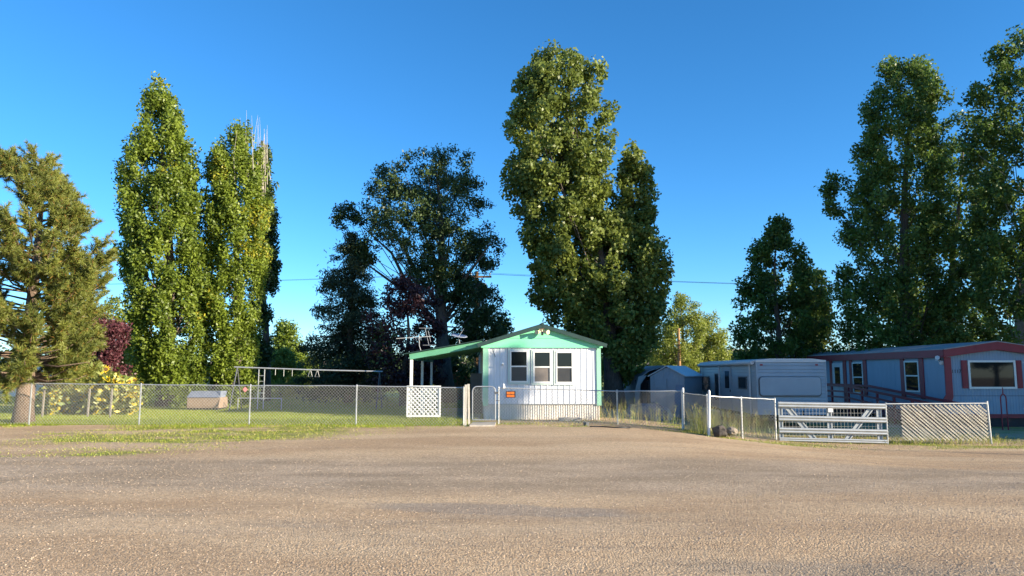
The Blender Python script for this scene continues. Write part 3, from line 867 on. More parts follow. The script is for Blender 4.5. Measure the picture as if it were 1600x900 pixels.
fence('chain_link_fence', 'long chain-link fence along the lawn, left of the walk gate',
      [fp(-130, 22.2, 597, 663), fp(45, 22.1, 599, 664), fp(217, 22.0, 601, 665), fp(389, 22.0, 602.5, 667), fp(556, 22.0, 603, 667), fp(724, 22.0, 606, 671)])
fence('chain_link_fence', 'chain-link fence in front of the mint-gabled home, right of the walk gate',
      [fp(779, 22.6, 606, 668), fp(965, 23.0, 611, 664), fp(1067, 22.8, 611, 672)])
fence('chain_link_fence', 'short turned chain-link panel between two tall white posts', [fp(1069, 22.7, 614, 672), fp(1106, 21.1, 618, 679)], post_r=0.018, cell=0.045)
fence('chain_link_fence', 'sagging chain-link panel left of the silver tube gate', [fp(1108, 21.0, 619, 680), fp(1160, 21.3, 621.5, 684), fp(1213, 21.5, 624, 688)])
for px, Y, yt, yb, lab in ((1067, 22.75, 607, 673, 'white metal corner post at the far end of the turned panel'), (1108, 20.95, 611, 681, 'white metal corner post at the near end of the turned panel, by the stump')):
    p = at(px, yb, Y); q = at(px, yt, Y)
    o = MB().tube([p - Vector((0, 0, 0.1)), q, q + Vector((0, 0, 0.03))], [0.034, 0.034, 0.012], 12).build('fence_post', M['white_paint'])
    tagp(o, lab, 'post')

# slatted panel at the right
r0, r1 = fp(1387, 21.5, 631, 690), fp(1549, 21.5, 630, 693)
sl = thing('slatted_fence', 'chain-link panel woven with diagonal tan slats, right of the tube gate', 'fence', (r0[0], r0[1], r0[2]))
tl = at(1542, 630, 21.5)
MB().tube([(r0[0], 21.5, r0[2] - 0.1), (r0[0], 21.5, r0[3] + 0.03)], 0.026, 10).build('post', M['galv'], sl)
MB().tube([(r1[0], 21.5, r1[2] - 0.1), (tl.x, 21.5, tl.z + 0.06)], 0.03, 10).build('post', M['galv'], sl)
MB().tube([(r0[0], 21.47, r0[3]), (tl.x, 21.47, tl.z)], 0.018, 8).build('top_rail', M['galv'], sl)
mw = MB(); link_mesh(mw, (r0[0], 21.46, r0[2] + 0.03), (r1[0], 21.46, r1[2] + 0.03), (r0[0], 21.46, r0[3]), (tl.x, 21.46, tl.z)); mw.build('wire_mesh', M['wire'], sl, kind='stuff')
rs = random.Random(4)
xa, xb = r0[0] + 0.42, r1[0] - 0.05
zb, zt_ = r0[2] + 0.04, r0[3] - 0.03
hh = zt_ - zb
k = -hh * 1.15
while k < xb - xa:
    s, e = xa + k, xa + k + hh * 1.15
    v0 = max(0, (xa - s) / (e - s)); v1 = min(1, (xb - 0.04 - s) / (e - s))
    if v1 - v0 > 0.08:
        A = Vector((s + v0 * (e - s), 21.475, zt_ - v0 * hh)); B = Vector((s + v1 * (e - s), 21.475, zt_ - v1 * hh))
        MB().bar(A, B, 0.006, 0.045 + rs.uniform(-0.006, 0.008), up=(0.6, 0, 0.8)).build('slat', M['slat'], sl)
    k += 0.125 + rs.uniform(-0.02, 0.02)

# ------------------------------------------------------------------ walk gate
def walk_gate():
    Y = 22.45
    a, b = at(738, 656, Y), at(774, 656, Y); t = at(738, 604, Y).z
    root = thing('walk_gate', 'narrow chain-link walk gate with rounded top corners', 'gate', (a.x, Y, a.z))
    pts = [(a.x, Y, a.z)]
    rr = 0.14
    for k in range(7):
        th = math.pi - k / 6 * math.pi / 2
        pts.append((a.x + rr + rr * math.cos(th), Y, t - rr + rr * math.sin(th)))
    for k in range(7):
        th = math.pi / 2 - k / 6 * math.pi / 2
        pts.append((b.x - rr + rr * math.cos(th), Y, t - rr + rr * math.sin(th)))
    pts.append((b.x, Y, a.z))
    m = MB(); m.tube(pts, 0.019, 8); m.tube([(a.x, Y, a.z), (b.x, Y, a.z)], 0.019, 8); m.build('frame', M['galv'], root)
    m = MB(); link_mesh(m, (a.x, Y - 0.02, a.z), (b.x, Y - 0.02, a.z), (a.x, Y - 0.02, t - 0.05), (b.x, Y - 0.02, t - 0.05)); m.build('wire_mesh', M['wire'], root, kind='stuff')
    MB().box(b.x - 0.03, b.x + 0.09, Y - 0.035, Y + 0.03, t - 0.22, t - 0.16).build('latch', M['dark_grey'], root)
    MB().tube([(b.x - 0.02, Y, t - 0.42), (b.x + 0.13, Y, t - 0.42)], 0.012, 6).build('hinge', M['dark_grey'], root)
walk_gate()
for px, dx, yt, lab in ((727, 0.02, 601, 'weathered pale wooden gate post, the left of the pair'), (733, -0.02, 600, 'weathered pale wooden gate post, the right of the pair')):
    p, q = at(px, 674, 21.9 + (px - 727) * 0.03), at(px + dx * 50, yt, 21.9 + (px - 727) * 0.03)
    o = MB().bar(p - Vector((0, 0, 0.1)), q, 0.062, 0.07, up=(0, 1, 0)).build('gate_post', M['old_wood']); tagp(o, lab, 'post')
pp = at(755, 668, 22.2)
pad = MB(); x0, x1 = at(735, 670, 22).x, at(774, 670, 22).x
pad.prism([(x0, 21.55, -0.1), (x1, 21.6, -0.1), (x1, 22.9, -0.1), (x0 + 0.02, 22.9, -0.1)], (0, 0, 0.145))
tagp(pad.build('concrete_pad', M['concrete']), 'small concrete pad under the walk gate', 'slab')

# ------------------------------------------------------------------ silver tube gate
def tube_gate():
    Y = 21.5
    x0, x1 = at(1216, 650, Y).x, at(1383, 650, Y).x
    def zz(py, px): return at(px, py, Y).z
    root = thing('tube_gate', 'silver galvanised farm gate with diagonal braces', 'gate', (x0, Y, zz(690, 1216)))
    def rail(yl, yr, h):
        m = MB(); zl, zr = zz(yl, 1216), zz(yr, 1383)
        for s in (-0.32, 0.32):
            m.tube([(x0 + (x1 - x0) * k / 10, Y - 0.02, zl + (zr - zl) * k / 10 + s * h) for k in range(11)], h * 0.34, 8)
        m.bar((x0, Y - 0.005, zl), (x1, Y - 0.005, zr), 0.02, h * 0.6)
        m.build('rail', M['gate_steel'], root)
    rail(632.0, 635.0, 0.125); rail(653, 656.5, 0.125); rail(672, 675.5, 0.125); rail(686, 690, 0.085)
    def stile(pxa, pxb, y0, y1):
        m = MB()
        for px in (pxa, pxb):
            m.bar((at(px, 650, Y).x, Y + 0.05, zz(y0, px)), (at(px, 650, Y).x, Y + 0.05, zz(y1, px)), 0.035, 0.035, up=(0, 1, 0))
        m.bar((at((pxa + pxb) / 2, 650, Y).x, Y + 0.062, zz(y0, pxa)), (at((pxa + pxb) / 2, 650, Y).x, Y + 0.062, zz(y1, pxa)), (pxb - pxa) / 53.0, 0.008, up=(0, 1, 0))
        m.build('upright', M['gate_steel'], root)
    stile(1218, 1223, 630, 687); stile(1294, 1300, 632, 688); stile(1371.5, 1378, 634, 690)
    def brace(ax, ay, bx_, by):
        m = MB()
        for d in (-4, 4):
            m.bar((at(ax + d, ay, Y).x, Y + 0.05, zz(ay, ax)), (at(bx_ + d, by, Y).x, Y + 0.05, zz(by, bx_)), 0.035, 0.035, up=(0, 1, 0))
        m.bar((at(ax, ay, Y).x, Y + 0.058, zz(ay, ax)), (at(bx_, by, Y).x, Y + 0.058, zz(by, bx_)), 0.12, 0.006, up=(0, 1, 0))
        m.build('brace', M['gate_steel'], root)
    brace(1230, 635, 1273, 686); brace(1363, 637, 1324, 688)
    xc = at(1297, 640, Y).x
    MB().box(xc - 0.07, xc + 0.07, Y - 0.035, Y + 0.03, zz(644, 1297), zz(636, 1297)).build('plate', M['rv_white'], root)
tube_gate()
# welded wire panel behind the gate
wp = thing('wire_panel', 'welded wire panel standing in shade behind the tube gate', 'fence', (8.6, 23.6, g(8.6, 23.6)))
m = MB(); zg = g(9, 23.6)
for k in range(29):
    x = 8.6 + k * 0.11; m.bar((x, 23.6, zg), (x, 23.6, zg + 1.05), 0.006, 0.006, up=(0, 1, 0))
for k in range(8):
    z = zg + 0.05 + k * 0.14; m.bar((8.6, 23.595, z), (11.68, 23.595, z), 0.006, 0.006)
m.build('wire_grid', M['wire'], wp, kind='stuff')
for x in (8.57, 11.7):
    MB().tube([(x, 23.6, zg - 0.1), (x, 23.6, zg + 1.12)], 0.02, 8).build('post', M['dark_grey'], wp)

# ------------------------------------------------------------------ shared house pieces
def ribbed(mb, p0, p1, z0, z1, out, pitch, rib, depth):
    """vertical ribbed sheet from p0 to p1 (xy), ribs standing out by depth along out; z0/z1 may be functions of u"""
    p0, p1, out = Vector(p0), Vector(p1), Vector(out)
    L = (p1 - p0).length; n = int(L / pitch)
    prof = []
    for k in range(n + 1):
        u = k * L / n
        if k < n:
            prof += [(u, 0), (u + L / n - rib * 1.6, 0), (u + L / n - rib * 1.25, depth), (u + L / n - rib * 0.35, depth)]
    prof.append((L, 0))
    f0 = z0 if callable(z0) else (lambda u: z0)
    f1 = z1 if callable(z1) else (lambda u: z1)
    vs = []
    for u, d in prof:
        p = p0.lerp(p1, u / L) + out * d
        vs += [(p.x, p.y, f0(u / L)), (p.x, p.y, f1(u / L))]
    mb.add(vs, [(2 * i, 2 * i + 2, 2 * i + 3, 2 * i + 1) for i in range(len(prof) - 1)])

def window(root, Mx, x0, x1, z0, z1, y, out=-1, mid=0.5, frame=None, fw=0.05, upper=None, lower=None, trim=None, axis='x'):
    """double-hung window in the local plane y (axis x) or x (axis y); out = facing sign along the normal"""
    frame = frame or M['frame_white']; upper = upper or M['glass']; lower = lower or upper
    def B(mb, a0, a1, d0, d1, c0, c1):
        lo, hi = min(d0, d1), max(d0, d1)
        if axis == 'x': mb.box(a0, a1, lo, hi, c0, c1)
        else: mb.box(lo, hi, a0, a1, c0, c1)
    win = bpy.data.objects.new('window', None); COL.objects.link(win)
    ctr = Mx @ Vector(((x0 + x1) / 2, y, z0) if axis == 'x' else (y, (x0 + x1) / 2, z0))
    win.location = ctr - Vector(parent_loc(root)); win.parent = root
    o1, o2, o3 = y + out * 0.045, y + out * 0.02, y + out * 0.004
    f = MB(Mx)
    B(f, x0, x0 + fw, y, o1, z0, z1); B(f, x1 - fw, x1, y, o1, z0, z1)
    B(f, x0 + fw, x1 - fw, y, o1 - out * 0.002, z0, z0 + fw); B(f, x0 + fw, x1 - fw, y, o1 - out * 0.002, z1 - fw, z1)
    if mid:
        zm = z0 + (z1 - z0) * mid
        B(f, x0 + fw, x1 - fw, y, o1 - out * 0.006, zm - fw * 0.45, zm + fw * 0.45)
    f.build('frame', frame, win)
    if trim:
        t = MB(Mx); w = 0.06
        B(t, x0 - w, x0 - 0.002, y, y + out * 0.03, z0 - w, z1 + w); B(t, x1 + 0.002, x1 + w, y, y + out * 0.03, z0 - w, z1 + w)
        B(t, x0 - 0.002, x1 + 0.002, y, y + out * 0.028, z0 - w, z0 - 0.002); B(t, x0 - 0.002, x1 + 0.002, y, y + out * 0.028, z1 + 0.002, z1 + w)
        t.build('trim', trim, win)
    if mid:
        u = MB(Mx); B(u, x0 + fw * 0.8, x1 - fw * 0.8, o3, o2 + out * 0.006, zm, z1 - fw * 0.8); u.build('upper_pane', upper, win)
        l = MB(Mx); B(l, x0 + fw * 0.8, x1 - fw * 0.8, o3, o2 - out * 0.004, z0 + fw * 0.8, zm); l.build('lower_pane', lower, win)
    else:
        u = MB(Mx); B(u, x0 + fw * 0.8, x1 - fw * 0.8, o3, o2, z0 + fw * 0.8, z1 - fw * 0.8); u.build('pane', upper, win)
    return win

# ------------------------------------------------------------------ the mint-gabled mobile home
HX = Matrix.Translation((-0.94, 24.7, 0)) @ Matrix.Rotation(math.radians(3.3), 4, 'Z')
HW, HL = 3.92, 13.0
def home():
    root = thing('mobile_home', 'white mobile home with mint green gable and three front windows', 'mobile home', (-0.94, 24.7, -0.12))
    zs, ze = 0.50, 2.40      # skirt top, wall top
    def hz(px, py): return at(px, py, 24.75).z
    def hx(px): return (at(px, 600, 24.75).x + 0.94) / math.cos(math.radians(3.3))
    m = MB(HX); ribbed(m, (0.0, 0.0, 0), (HW, 0.0, 0), zs, ze, (0, -1, 0), 0.19, 0.04, 0.014); m.build('front_wall', M['white_siding'], root)
    m = MB(HX); ribbed(m, (0.0, HL, 0), (0.0, 0.0, 0), zs, ze, (-1, 0, 0), 0.155, 0.045, 0.02); m.build('side_wall', M['white_siding'], root)
    m = MB(HX); ribbed(m, (HW, 0.0, 0), (HW, HL, 0), zs, ze, (1, 0, 0), 0.155, 0.045, 0.02); m.build('side_wall', M['white_siding'], root)
    m = MB(HX); ribbed(m, (HW, HL, 0), (0, HL, 0), zs, ze, (0, 1, 0), 0.155, 0.045, 0.02); m.build('back_wall', M['white_siding'], root)
    m = MB(HX); ribbed(m, (0.02, 0.035, 0), (HW - 0.02, 0.035, 0), -0.25, zs, (0, -1, 0), 0.078, 0.03, 0.02); m.build('front_skirt', M['skirt'], root)
    for x, s in ((0.03, -1), (HW - 0.03, 1)):
        m = MB(HX); ribbed(m, (x, 0.05, 0), (x, HL, 0), -0.45, zs, (s, 0, 0), 0.078, 0.03, 0.02); m.build('side_skirt', M['skirt'], root)
    MB(HX).box(-0.02, HW + 0.02, -0.032, 0.0, zs - 0.012, zs + 0.014).build('belt_strip', M['galv'], root)
    # green corner trim
    for x0, x1 in ((-0.035, 0.14), (HW - 0.11, HW + 0.035)):
        MB(HX).box(x0, x1, -0.042, 0.02, zs - 0.05, ze).build('corner_trim', M['mint_trim'], root)
    # gable boards
    zpk = 3.13; ov = 0.10
    half = HW / 2 + ov
    def gx(z): return half * (1 - (z - ze - 0.12) / (zpk - ze - 0.12)) if z > ze + 0.12 else half
    lv = [ze - 0.02, ze + 0.30, ze + 0.545, zpk - 0.01]
    for k in range(3):
        za, zb_ = lv[k] + 0.004, lv[k + 1] - 0.004
        pts = [(-gx(za), za), (gx(za), za)]
        if za < ze + 0.12 < zb_: pts += [(half, ze + 0.12)]
        pts += [(gx(zb_), zb_), (-gx(zb_), zb_)]
        if za < ze + 0.12 < zb_: pts += [(-half, ze + 0.12)]
        MB(HX).prism([(HW / 2 + x, -0.075 - 0.004 * k, z) for x, z in pts], (0, 0.05, 0)).build('gable_board', M['mint'], root)
    MB(HX).prism([(HW / 2 - half, -0.02, ze), (HW / 2 + half, -0.02, ze), (HW / 2 + half, -0.02, ze + 0.11), (HW / 2, -0.02, zpk - 0.03), (HW / 2 - half, -0.02, ze + 0.11)], (0, HL, 0)).build('roof_core', M['porch_green'], root)
    # roof panels with standing ribs
    rf = None
    for s in (-1, 1):
        e = Vector((HW / 2 + s * (half + 0.12), 0, ze + 0.12 - 0.035)); p = Vector((HW / 2, 0, zpk + 0.02))
        m = MB(HX)
        n = Vector((s * (p.z - e.z), 0, abs(e.x - p.x))).normalized()
        q = [e + Vector((0, -0.2, 0)), p + Vector((0, -0.2, 0)), p + n * 0.035 + Vector((0, -0.2, 0)), e + n * 0.035 + Vector((0, -0.2, 0))]
        m.prism(q, (0, HL + 0.4, 0))
        for k in range(int(HL / 0.4)):
            y = 0.1 + k * 0.4
            a, b = e + n * 0.045 + Vector((0, y, 0)), p + n * 0.045 + Vector((0, y, 0))
            m.bar(a, b, 0.03, 0.02, up=tuple(n))
        r_ = m.build('roof_panel', M['green_metal'], root)
        m = MB(HX)
        m.bar(e + Vector((0, -0.215, -0.035)), p + Vector((0, -0.215, -0.035)), 0.028, 0.125, up=tuple(n)); m.build('rake_trim', M['green_metal'], root)
    MB(HX).tube([(HW / 2, -0.24, zpk + 0.05), (HW / 2, HL + 0.2, zpk + 0.05)], 0.05, 8).build('ridge_cap', M['green_metal'], root)
    # windows
    for (a, b, t, bo, lo) in ((796.5, 825, 547.5, 597.5, M['screen']), (833, 861.5, 548.5, 598.5, M['curtain']), (868.5, 896, 549, 599, M['screen'])):
        window(root, HX, hx(a), hx(b), hz(a, bo), hz(a, t), -0.026, -1, 0.5, lower=lo, trim=M['pale_trim'])
    # number plate
    x = hx(763); z = hz(763, 534.5)
    pl = MB(HX).box(x - 0.10, x + 0.10, -0.13, -0.085, z - 0.05, z + 0.05).build('number_plate', M['roof_grey'], root)
    MB(HX).box(x - 0.055, x + 0.075, -0.137, -0.131, z - 0.03, z + 0.03).build('plate_face', M['rv_white'], pl_parent(pl, root))
    # little white hook-lamp on the siding
    x = hx(785); z = hz(785, 570)
    m = MB(HX); m.tube([(x, -0.03, z), (x, -0.2, z + 0.01), (x, -0.24, z + 0.05)], [0.03, 0.02, 0.035], 8); m.build('wall_tap', M['white_paint'], root)
    x = hx(772)
    m = MB(HX); m.tube([(x, -0.03, hz(772, 553)), (x - 0.04, -0.06, hz(772, 549)), (x - 0.06, -0.05, hz(772, 545))], 0.008, 6); m.tube([(x, -0.03, hz(772, 553)), (x + 0.04, -0.05, hz(772, 558))], 0.008, 6); m.build('hook', M['black'], root)
    # flood light
    x = HW / 2 - 0.02; z = hz(848, 517)
    fl = MB(HX); fl.box(x - 0.09, x + 0.09, -0.16, -0.088, z + 0.03, z + 0.12); fl.tube([(x, -0.13, z + 0.05), (x, -0.24, z - 0.06)], 0.03, 8)
    flo = fl.build('flood_light', M['cream'], root)
    for s in (-1, 1):
        h = MB(HX); h.tube([(x + s * 0.06, -0.2, z - 0.03), (x + s * 0.15, -0.3, z - 0.05), (x + s * 0.19, -0.36, z - 0.06)], [0.03, 0.06, 0.075], 10); h.build('lamp_head', M['cream'], pl_parent(flo, root))
    s = MB(HX); s.tube([(x, -0.24, z - 0.06), (x, -0.30, z - 0.14)], [0.035, 0.045], 8); s.build('motion_sensor', M['dark_grey'], pl_parent(flo, root))
    return root
def pl_parent(part, root):
    """parts are built at their root's origin, so a sub-part can hang from them directly"""
    return part
MINT = home()

# ------------------------------------------------------------------ porch roof and what stands under it
def porch():
    Y0, Y1 = 24.9, 31.5
    a = at(640, 556.5, Y0); b = at(754, 536.5, Y0)
    root = thing('porch_roof', 'sloping green porch roof on white posts beside the white home', 'porch', (a.x, Y0, 0))
    xl, zl, xr, zr = a.x, a.z, b.x, b.z
    d = Vector((xr - xl, 0, zr - zl)).normalized()
    MB().bar((xl, Y0, zl - 0.02), (xr, Y0, zr - 0.02), 0.03, 0.19, up=(0, 0, 1)).build('fascia', M['fascia_green'], root)
    m = MB(); up = Vector((-d.z, 0, d.x))
    A = Vector((xl - 0.22, 0, zl + 0.09 - 0.22 * d.z / d.x)); B = Vector((xr + 0.02, 0, zr + 0.10))
    m.prism([A + Vector((0, Y0 - 0.12, 0)), B + Vector((0, Y0 - 0.12, 0)), B + Vector((0, Y0 - 0.12, 0)) + up * 0.03, A + Vector((0, Y0 - 0.12, 0)) + up * 0.03], (0, Y1 - Y0 + 0.2, 0))
    m.build('roof_sheet', M['green_metal'], root)
    for k in range(1, 6):
        y = Y0 + k * 1.1
        MB().bar((xl + 0.05, y, zl - 0.02), (xr, y, zr - 0.02), 0.05, 0.13).build('rafter', M['porch_green'], root)
    MB().bar((xl + 0.06, Y0 + 0.03, zl - 0.07), (xl + 0.06, Y1, zl - 0.07), 0.09, 0.10).build('beam', M['porch_green'], root)
    for y in (Y0 + 0.07, 28.0, 31.2):
        MB().bar((xl + 0.06, y, -0.1), (xl + 0.06, y, zl - 0.12), 0.09, 0.09, up=(0, 1, 0)).build('post', M['white_paint'], root)
    MB().box(xl + 0.1, xr - 0.1, Y0 + 0.3, Y1, -0.1, 0.03).build('slab', M['concrete'], root)
    return xl, xr, zl
PXL, PXR, PZL = porch()
lt = thing('lattice_panel', 'white diagonal lattice panel standing under the porch roof', 'lattice', (PXL - 0.1, 24.95, 0))
la, lb_ = at(635, 650, 24.72), at(689, 604, 24.72)
lx0, lx1, lz0, lz1 = la.x, lb_.x, la.z, lb_.z
for (p, q) in (((lx0, lz0), (lx1, lz0)), ((lx0, lz1), (lx1, lz1))):
    MB().bar((p[0], 24.72, p[1]), (q[0], 24.72, q[1]), 0.04, 0.06).build('frame_rail', M['white_paint'], lt)
for x in (lx0 + 0.03, lx1 - 0.03):
    MB().bar((x, 24.715, lz0 + 0.03), (x, 24.715, lz1 - 0.03), 0.06, 0.04, up=(0, 1, 0)).build('frame_stile', M['white_paint'], lt)
Hq = lz1 - lz0 - 0.06; Wq = lx1 - lx0 - 0.12
for sgn in (1, -1):
    k = -Hq + 0.08
    while k < Wq:
        v0 = max(0, -k / Hq); v1 = min(1, (Wq - k) / Hq)
        if v1 - v0 > 0.07:
            u0, u1 = k + v0 * Hq, k + v1 * Hq
            if sgn < 0: u0, u1 = Wq - u0, Wq - u1
            MB().bar((lx0 + 0.06 + u0, 24.725 + 0.006 * sgn, lz0 + 0.03 + v0 * Hq), (lx0 + 0.06 + u1, 24.725 + 0.006 * sgn, lz0 + 0.03 + v1 * Hq), 0.01, 0.04, up=(0.7, 0, 0.7)).build('slat', M['white_paint'], lt)
        k += 0.145
# grey cabinet, window-like box and clutter under the porch
cb = thing('storage_cabinet', 'dark grey metal cabinet by the home wall under the porch roof', 'cabinet', (-1.62, 27.6, 0.03))
c0, c1 = at(735, 600, 27.6).x, at(754, 600, 27.6).x; ct = at(740, 583.5, 27.6).z
MB().box(c0, c1, 27.6, 28.1, 0.03, ct).build('body', M['dark_grey'], cb)
for s in (0, 1):
    xm = (c0 + c1) / 2
    d_ = MB().box(c0 + 0.015 if s == 0 else xm + 0.004, xm - 0.004 if s == 0 else c1 - 0.015, 27.578, 27.598, 0.08, ct - 0.03).build('door', M['dark_grey'], cb)
    MB().box(xm + (0.02 if s else -0.035), xm + (0.035 if s else -0.02), 27.56, 27.577, 0.8, 0.95).build('handle', M['galv'], d_)
tb = thing('porch_stand', 'small white stand showing above the lattice panel', 'stand', (-3.0, 27.4, 0.03))
MB().box(-3.35, -2.65, 27.1, 27.7, 0.93, 0.97).build('top', M['white_paint'], tb)
for x in (-3.3, -2.7):
    for y in (27.15, 27.65):
        MB().bar((x, y, 0.03), (x, y, 0.93), 0.04, 0.04, up=(0, 1, 0)).build('leg', M['white_paint'], tb)
# tv aerial on the porch roof
def aerial():
    Y = 27.0
    p = at(659, 549, Y); q = at(655, 540, Y); t = at(655, 524, Y)
    root = thing('tv_aerial', 'grey metal television aerial on the green porch roof', 'antenna', p)
    MB().tube([p - Vector((0, 0, 0.08)), q, t], 0.017, 8).build('mast', M['antenna'], root)
    a, b = at(619, 529, Y - 0.2), at(674, 525.5, Y + 0.2)
    MB().tube([a, b], 0.013, 6).build('boom', M['antenna'], root)
    for k, (px, ln) in enumerate(((640, .16), (645, .30), (648.5, .42), (652, .5), (656, .42), (667, .7), (671, .45))):
        c = a.lerp(b, (px - 619) / 55.0)
        dd = Vector((-0.35, 0.75, 0.55)).normalized() * ln / 2 if k < 5 else Vector((-0.25, 0.3, 0.9)).normalized() * ln / 2
        m = MB(); m.tube([c - dd, c + dd], 0.009, 6)
        if k == 5:
            for s in (-1, 1): m.tube([c + dd * s - Vector((0.22, 0, 0)), c + dd * s + Vector((0.25, 0, 0))], 0.01, 6)
        m.build('element', M['antenna'], root)
aerial()
def sat_dish():
    Y = 29.0
    c = at(717, 524, Y); f = at(722, 541, Y)
    root = thing('satellite_dish', 'tilted grey-blue satellite dish above the green porch roof', 'satellite dish', f)
    n = Vector((0.15, -0.25, 0.95)).normalized(); s = n.cross(Vector((0, 1, 0))).normalized(); u = n.cross(s)
    vs, fs = [c - n * 0.06], []
    for j in range(1, 4):
        for k in range(16):
            a = 2 * math.pi * k / 16
            vs.append(c + (s * math.cos(a) * 0.34 + u * math.sin(a) * 0.3) * (j / 3) + n * (0.06 * (j / 3) ** 2 - 0.06))
    for k in range(16): fs.append((0, 1 + k, 1 + (k + 1) % 16))
    for j in range(2):
        for k in range(16): fs.append((1 + j * 16 + k, 1 + (j + 1) * 16 + k, 1 + (j + 1) * 16 + (k + 1) % 16, 1 + j * 16 + (k + 1) % 16))
    o = MB().add(vs, fs).build('reflector', M['dish'], root, smooth=True)
    md = o.modifiers.new('thick', 'SOLIDIFY'); md.thickness = 0.012
    MB().tube([f - Vector((0, 0, 0.1)), f + Vector((-0.1, 0, 0.12)), c - n * 0.07], 0.018, 8).build('mast', M['antenna'], root)
    MB().tube([c - n * 0.05 + u * 0.25, c + n * 0.28 + Vector((0.16, 0, 0))], 0.011, 6).build('feed_arm', M['antenna'], root)
sat_dish()

# ------------------------------------------------------------------ signs and small things on the fence
def text_mesh(body, size, loc, mat, name, parent, ext=0.002, align='CENTER', rz=0.0):
    cu = bpy.data.curves.new(name, 'FONT'); cu.body = body; cu.size = size; cu.align_x = align; cu.align_y = 'CENTER'; cu.extrude = ext
    tmp = bpy.data.objects.new(name, cu); COL.objects.link(tmp)
    bpy.context.view_layer.update()
    me = bpy.data.meshes.new_from_object(tmp)
    bpy.data.objects.remove(tmp)
    o = bpy.data.objects.new(name, me); COL.objects.link(o)
    me.materials.clear(); me.materials.append(mat)
    o.parent = parent
    o.location = Vector(loc) - Vector(parent_loc(parent)); o.rotation_euler = (math.pi / 2, 0, rz)
    return o
sp, sq = at(790.5, 621.5, 22.55), at(805.5, 611, 22.55)
sg = thing('fence_sign', 'black sign with blurred orange lettering on the fence before the white home', 'sign', (sp.x, 22.55, sp.z))
MB().box(sp.x, sq.x, 22.552, 22.558, sp.z, sq.z).build('board', M['black'], sg)
# the lettering is too blurred to read in the photograph: two rows of orange strokes, no words
rl = random.Random(12)
for row, n in ((0.54, 6), (0.10, 8)):
    x_, w_ = sp.x + 0.03, (sq.x - sp.x - 0.06) / n
    hh_ = (sq.z - sp.z) * 0.36
    for k in range(n):
        z_ = sp.z + (sq.z - sp.z) * row
        MB().box(x_ + k * w_, x_ + k * w_ + w_ * rl.uniform(0.62, 0.82), 22.549, 22.5515, z_, z_ + hh_ * rl.uniform(0.85, 1.0)).build('lettering', M['sign_orange'], sg)
c = at(383, 608.5, 21.94)
dm = MB().prism([c + Vector((-0.075, 0, 0)), c + Vector((0, 0, -0.08)), c + Vector((0.075, 0, 0)), c + Vector((0, 0, 0.08))], (0, 0.004, 0)).build('diamond_sign', M['sign_pink'])
tagp(dm, 'small pink diamond-shaped sign on the left fence', 'sign')
c = at(787, 606, 22.6)
m = MB(); m.tube([c + Vector((-0.03, 0, -0.02)), c + Vector((0, 0, 0.03)), c + Vector((0.0, 0, 0.10)), c + Vector((-0.01, 0, 0.14))], [0.03, 0.05, 0.03, 0.008], 8)
tagp(m.build('fence_ornament', M['white_paint'], None, smooth=True), 'little white ornament on the fence rail above the orange sign', 'ornament')
# concrete block step and pipe end before the home
s0, s1 = at(873, 661, 24.1), at(908, 655, 24.1)
tagp(MB().prism([(s0.x, 23.95, -0.15), (s1.x, 23.98, -0.15), (s1.x - 0.02, 24.4, -0.15), (s0.x + 0.02, 24.4, -0.15)], (0, 0, 0.24)).build('concrete_step', M['concrete']), 'pale concrete block lying against the skirting of the white home', 'block')
c = at(916, 667, 21.8)
m = MB(); m.tube([(c.x, c.y, c.z - 0.05), (c.x, c.y, c.z + 0.12)], [0.09, 0.08], 8); m.tube([(c.x, c.y, c.z + 0.12), (c.x, c.y, c.z + 0.14)], [0.095, 0.095], 8)
tagp(m.build('valve_cap', M['dark_grey']), 'short grey valve pipe sticking up from the gravel before the fence', 'pipe')
pts = [at(922 + k * 9, 669 + 1.5 * math.sin(k * 1.7), 21.2 + 0.1 * math.sin(k)) for k in range(8)]
pts = [Vector((p.x, p.y, g(p.x, p.y) + relief(p.x, p.y) + 0.02)) for p in pts]
tagp(MB().tube(pts, 0.018, 6).build('black_hose', M['black'], None, smooth=True), 'black hose lying on the gravel beside the valve pipe', 'hose')

# ------------------------------------------------------------------ stump and rock by the fence corner
def lump(name, c, rx, ry, rz, mat, seed, label, cat):
    vs, fs = [], []
    nu, nv = 14, 8
    for j in range(nv + 1):
        for i in range(nu):
            th, ph = 2 * math.pi * i / nu, math.pi * j / nv
            d = Vector((math.sin(ph) * math.cos(th), math.sin(ph) * math.sin(th), math.cos(ph)))
            k = 1 + 0.35 * mnoise.noise(d * 1.6 + Vector((seed, 0, 0))) + 0.15 * mnoise.noise(d * 4 + Vector((seed, 3, 0)))
            vs.append(Vector(c) + Vector((d.x * rx * k, d.y * ry * k, d.z * rz * k)))
    for j in range(nv):
        for i in range(nu):
            fs.append((j * nu + i, j * nu + (i + 1) % nu, (j + 1) * nu + (i + 1) % nu, (j + 1) * nu + i))
    o = MB().add(vs, fs).build(name, mat, None)
    return tagp(o, label, cat)
c = at(1124, 674, 20.9); lump('tree_stump', (c.x, c.y, c.z), 0.22, 0.2, 0.17, M['char'], 3, 'dark charred stump at the foot of the white corner post', 'stump')
c = at(1143, 674, 21.0); lump('rock', (c.x, c.y, c.z), 0.17, 0.13, 0.12, M['rock'], 8, 'rough brown rock beside the charred stump', 'rock')

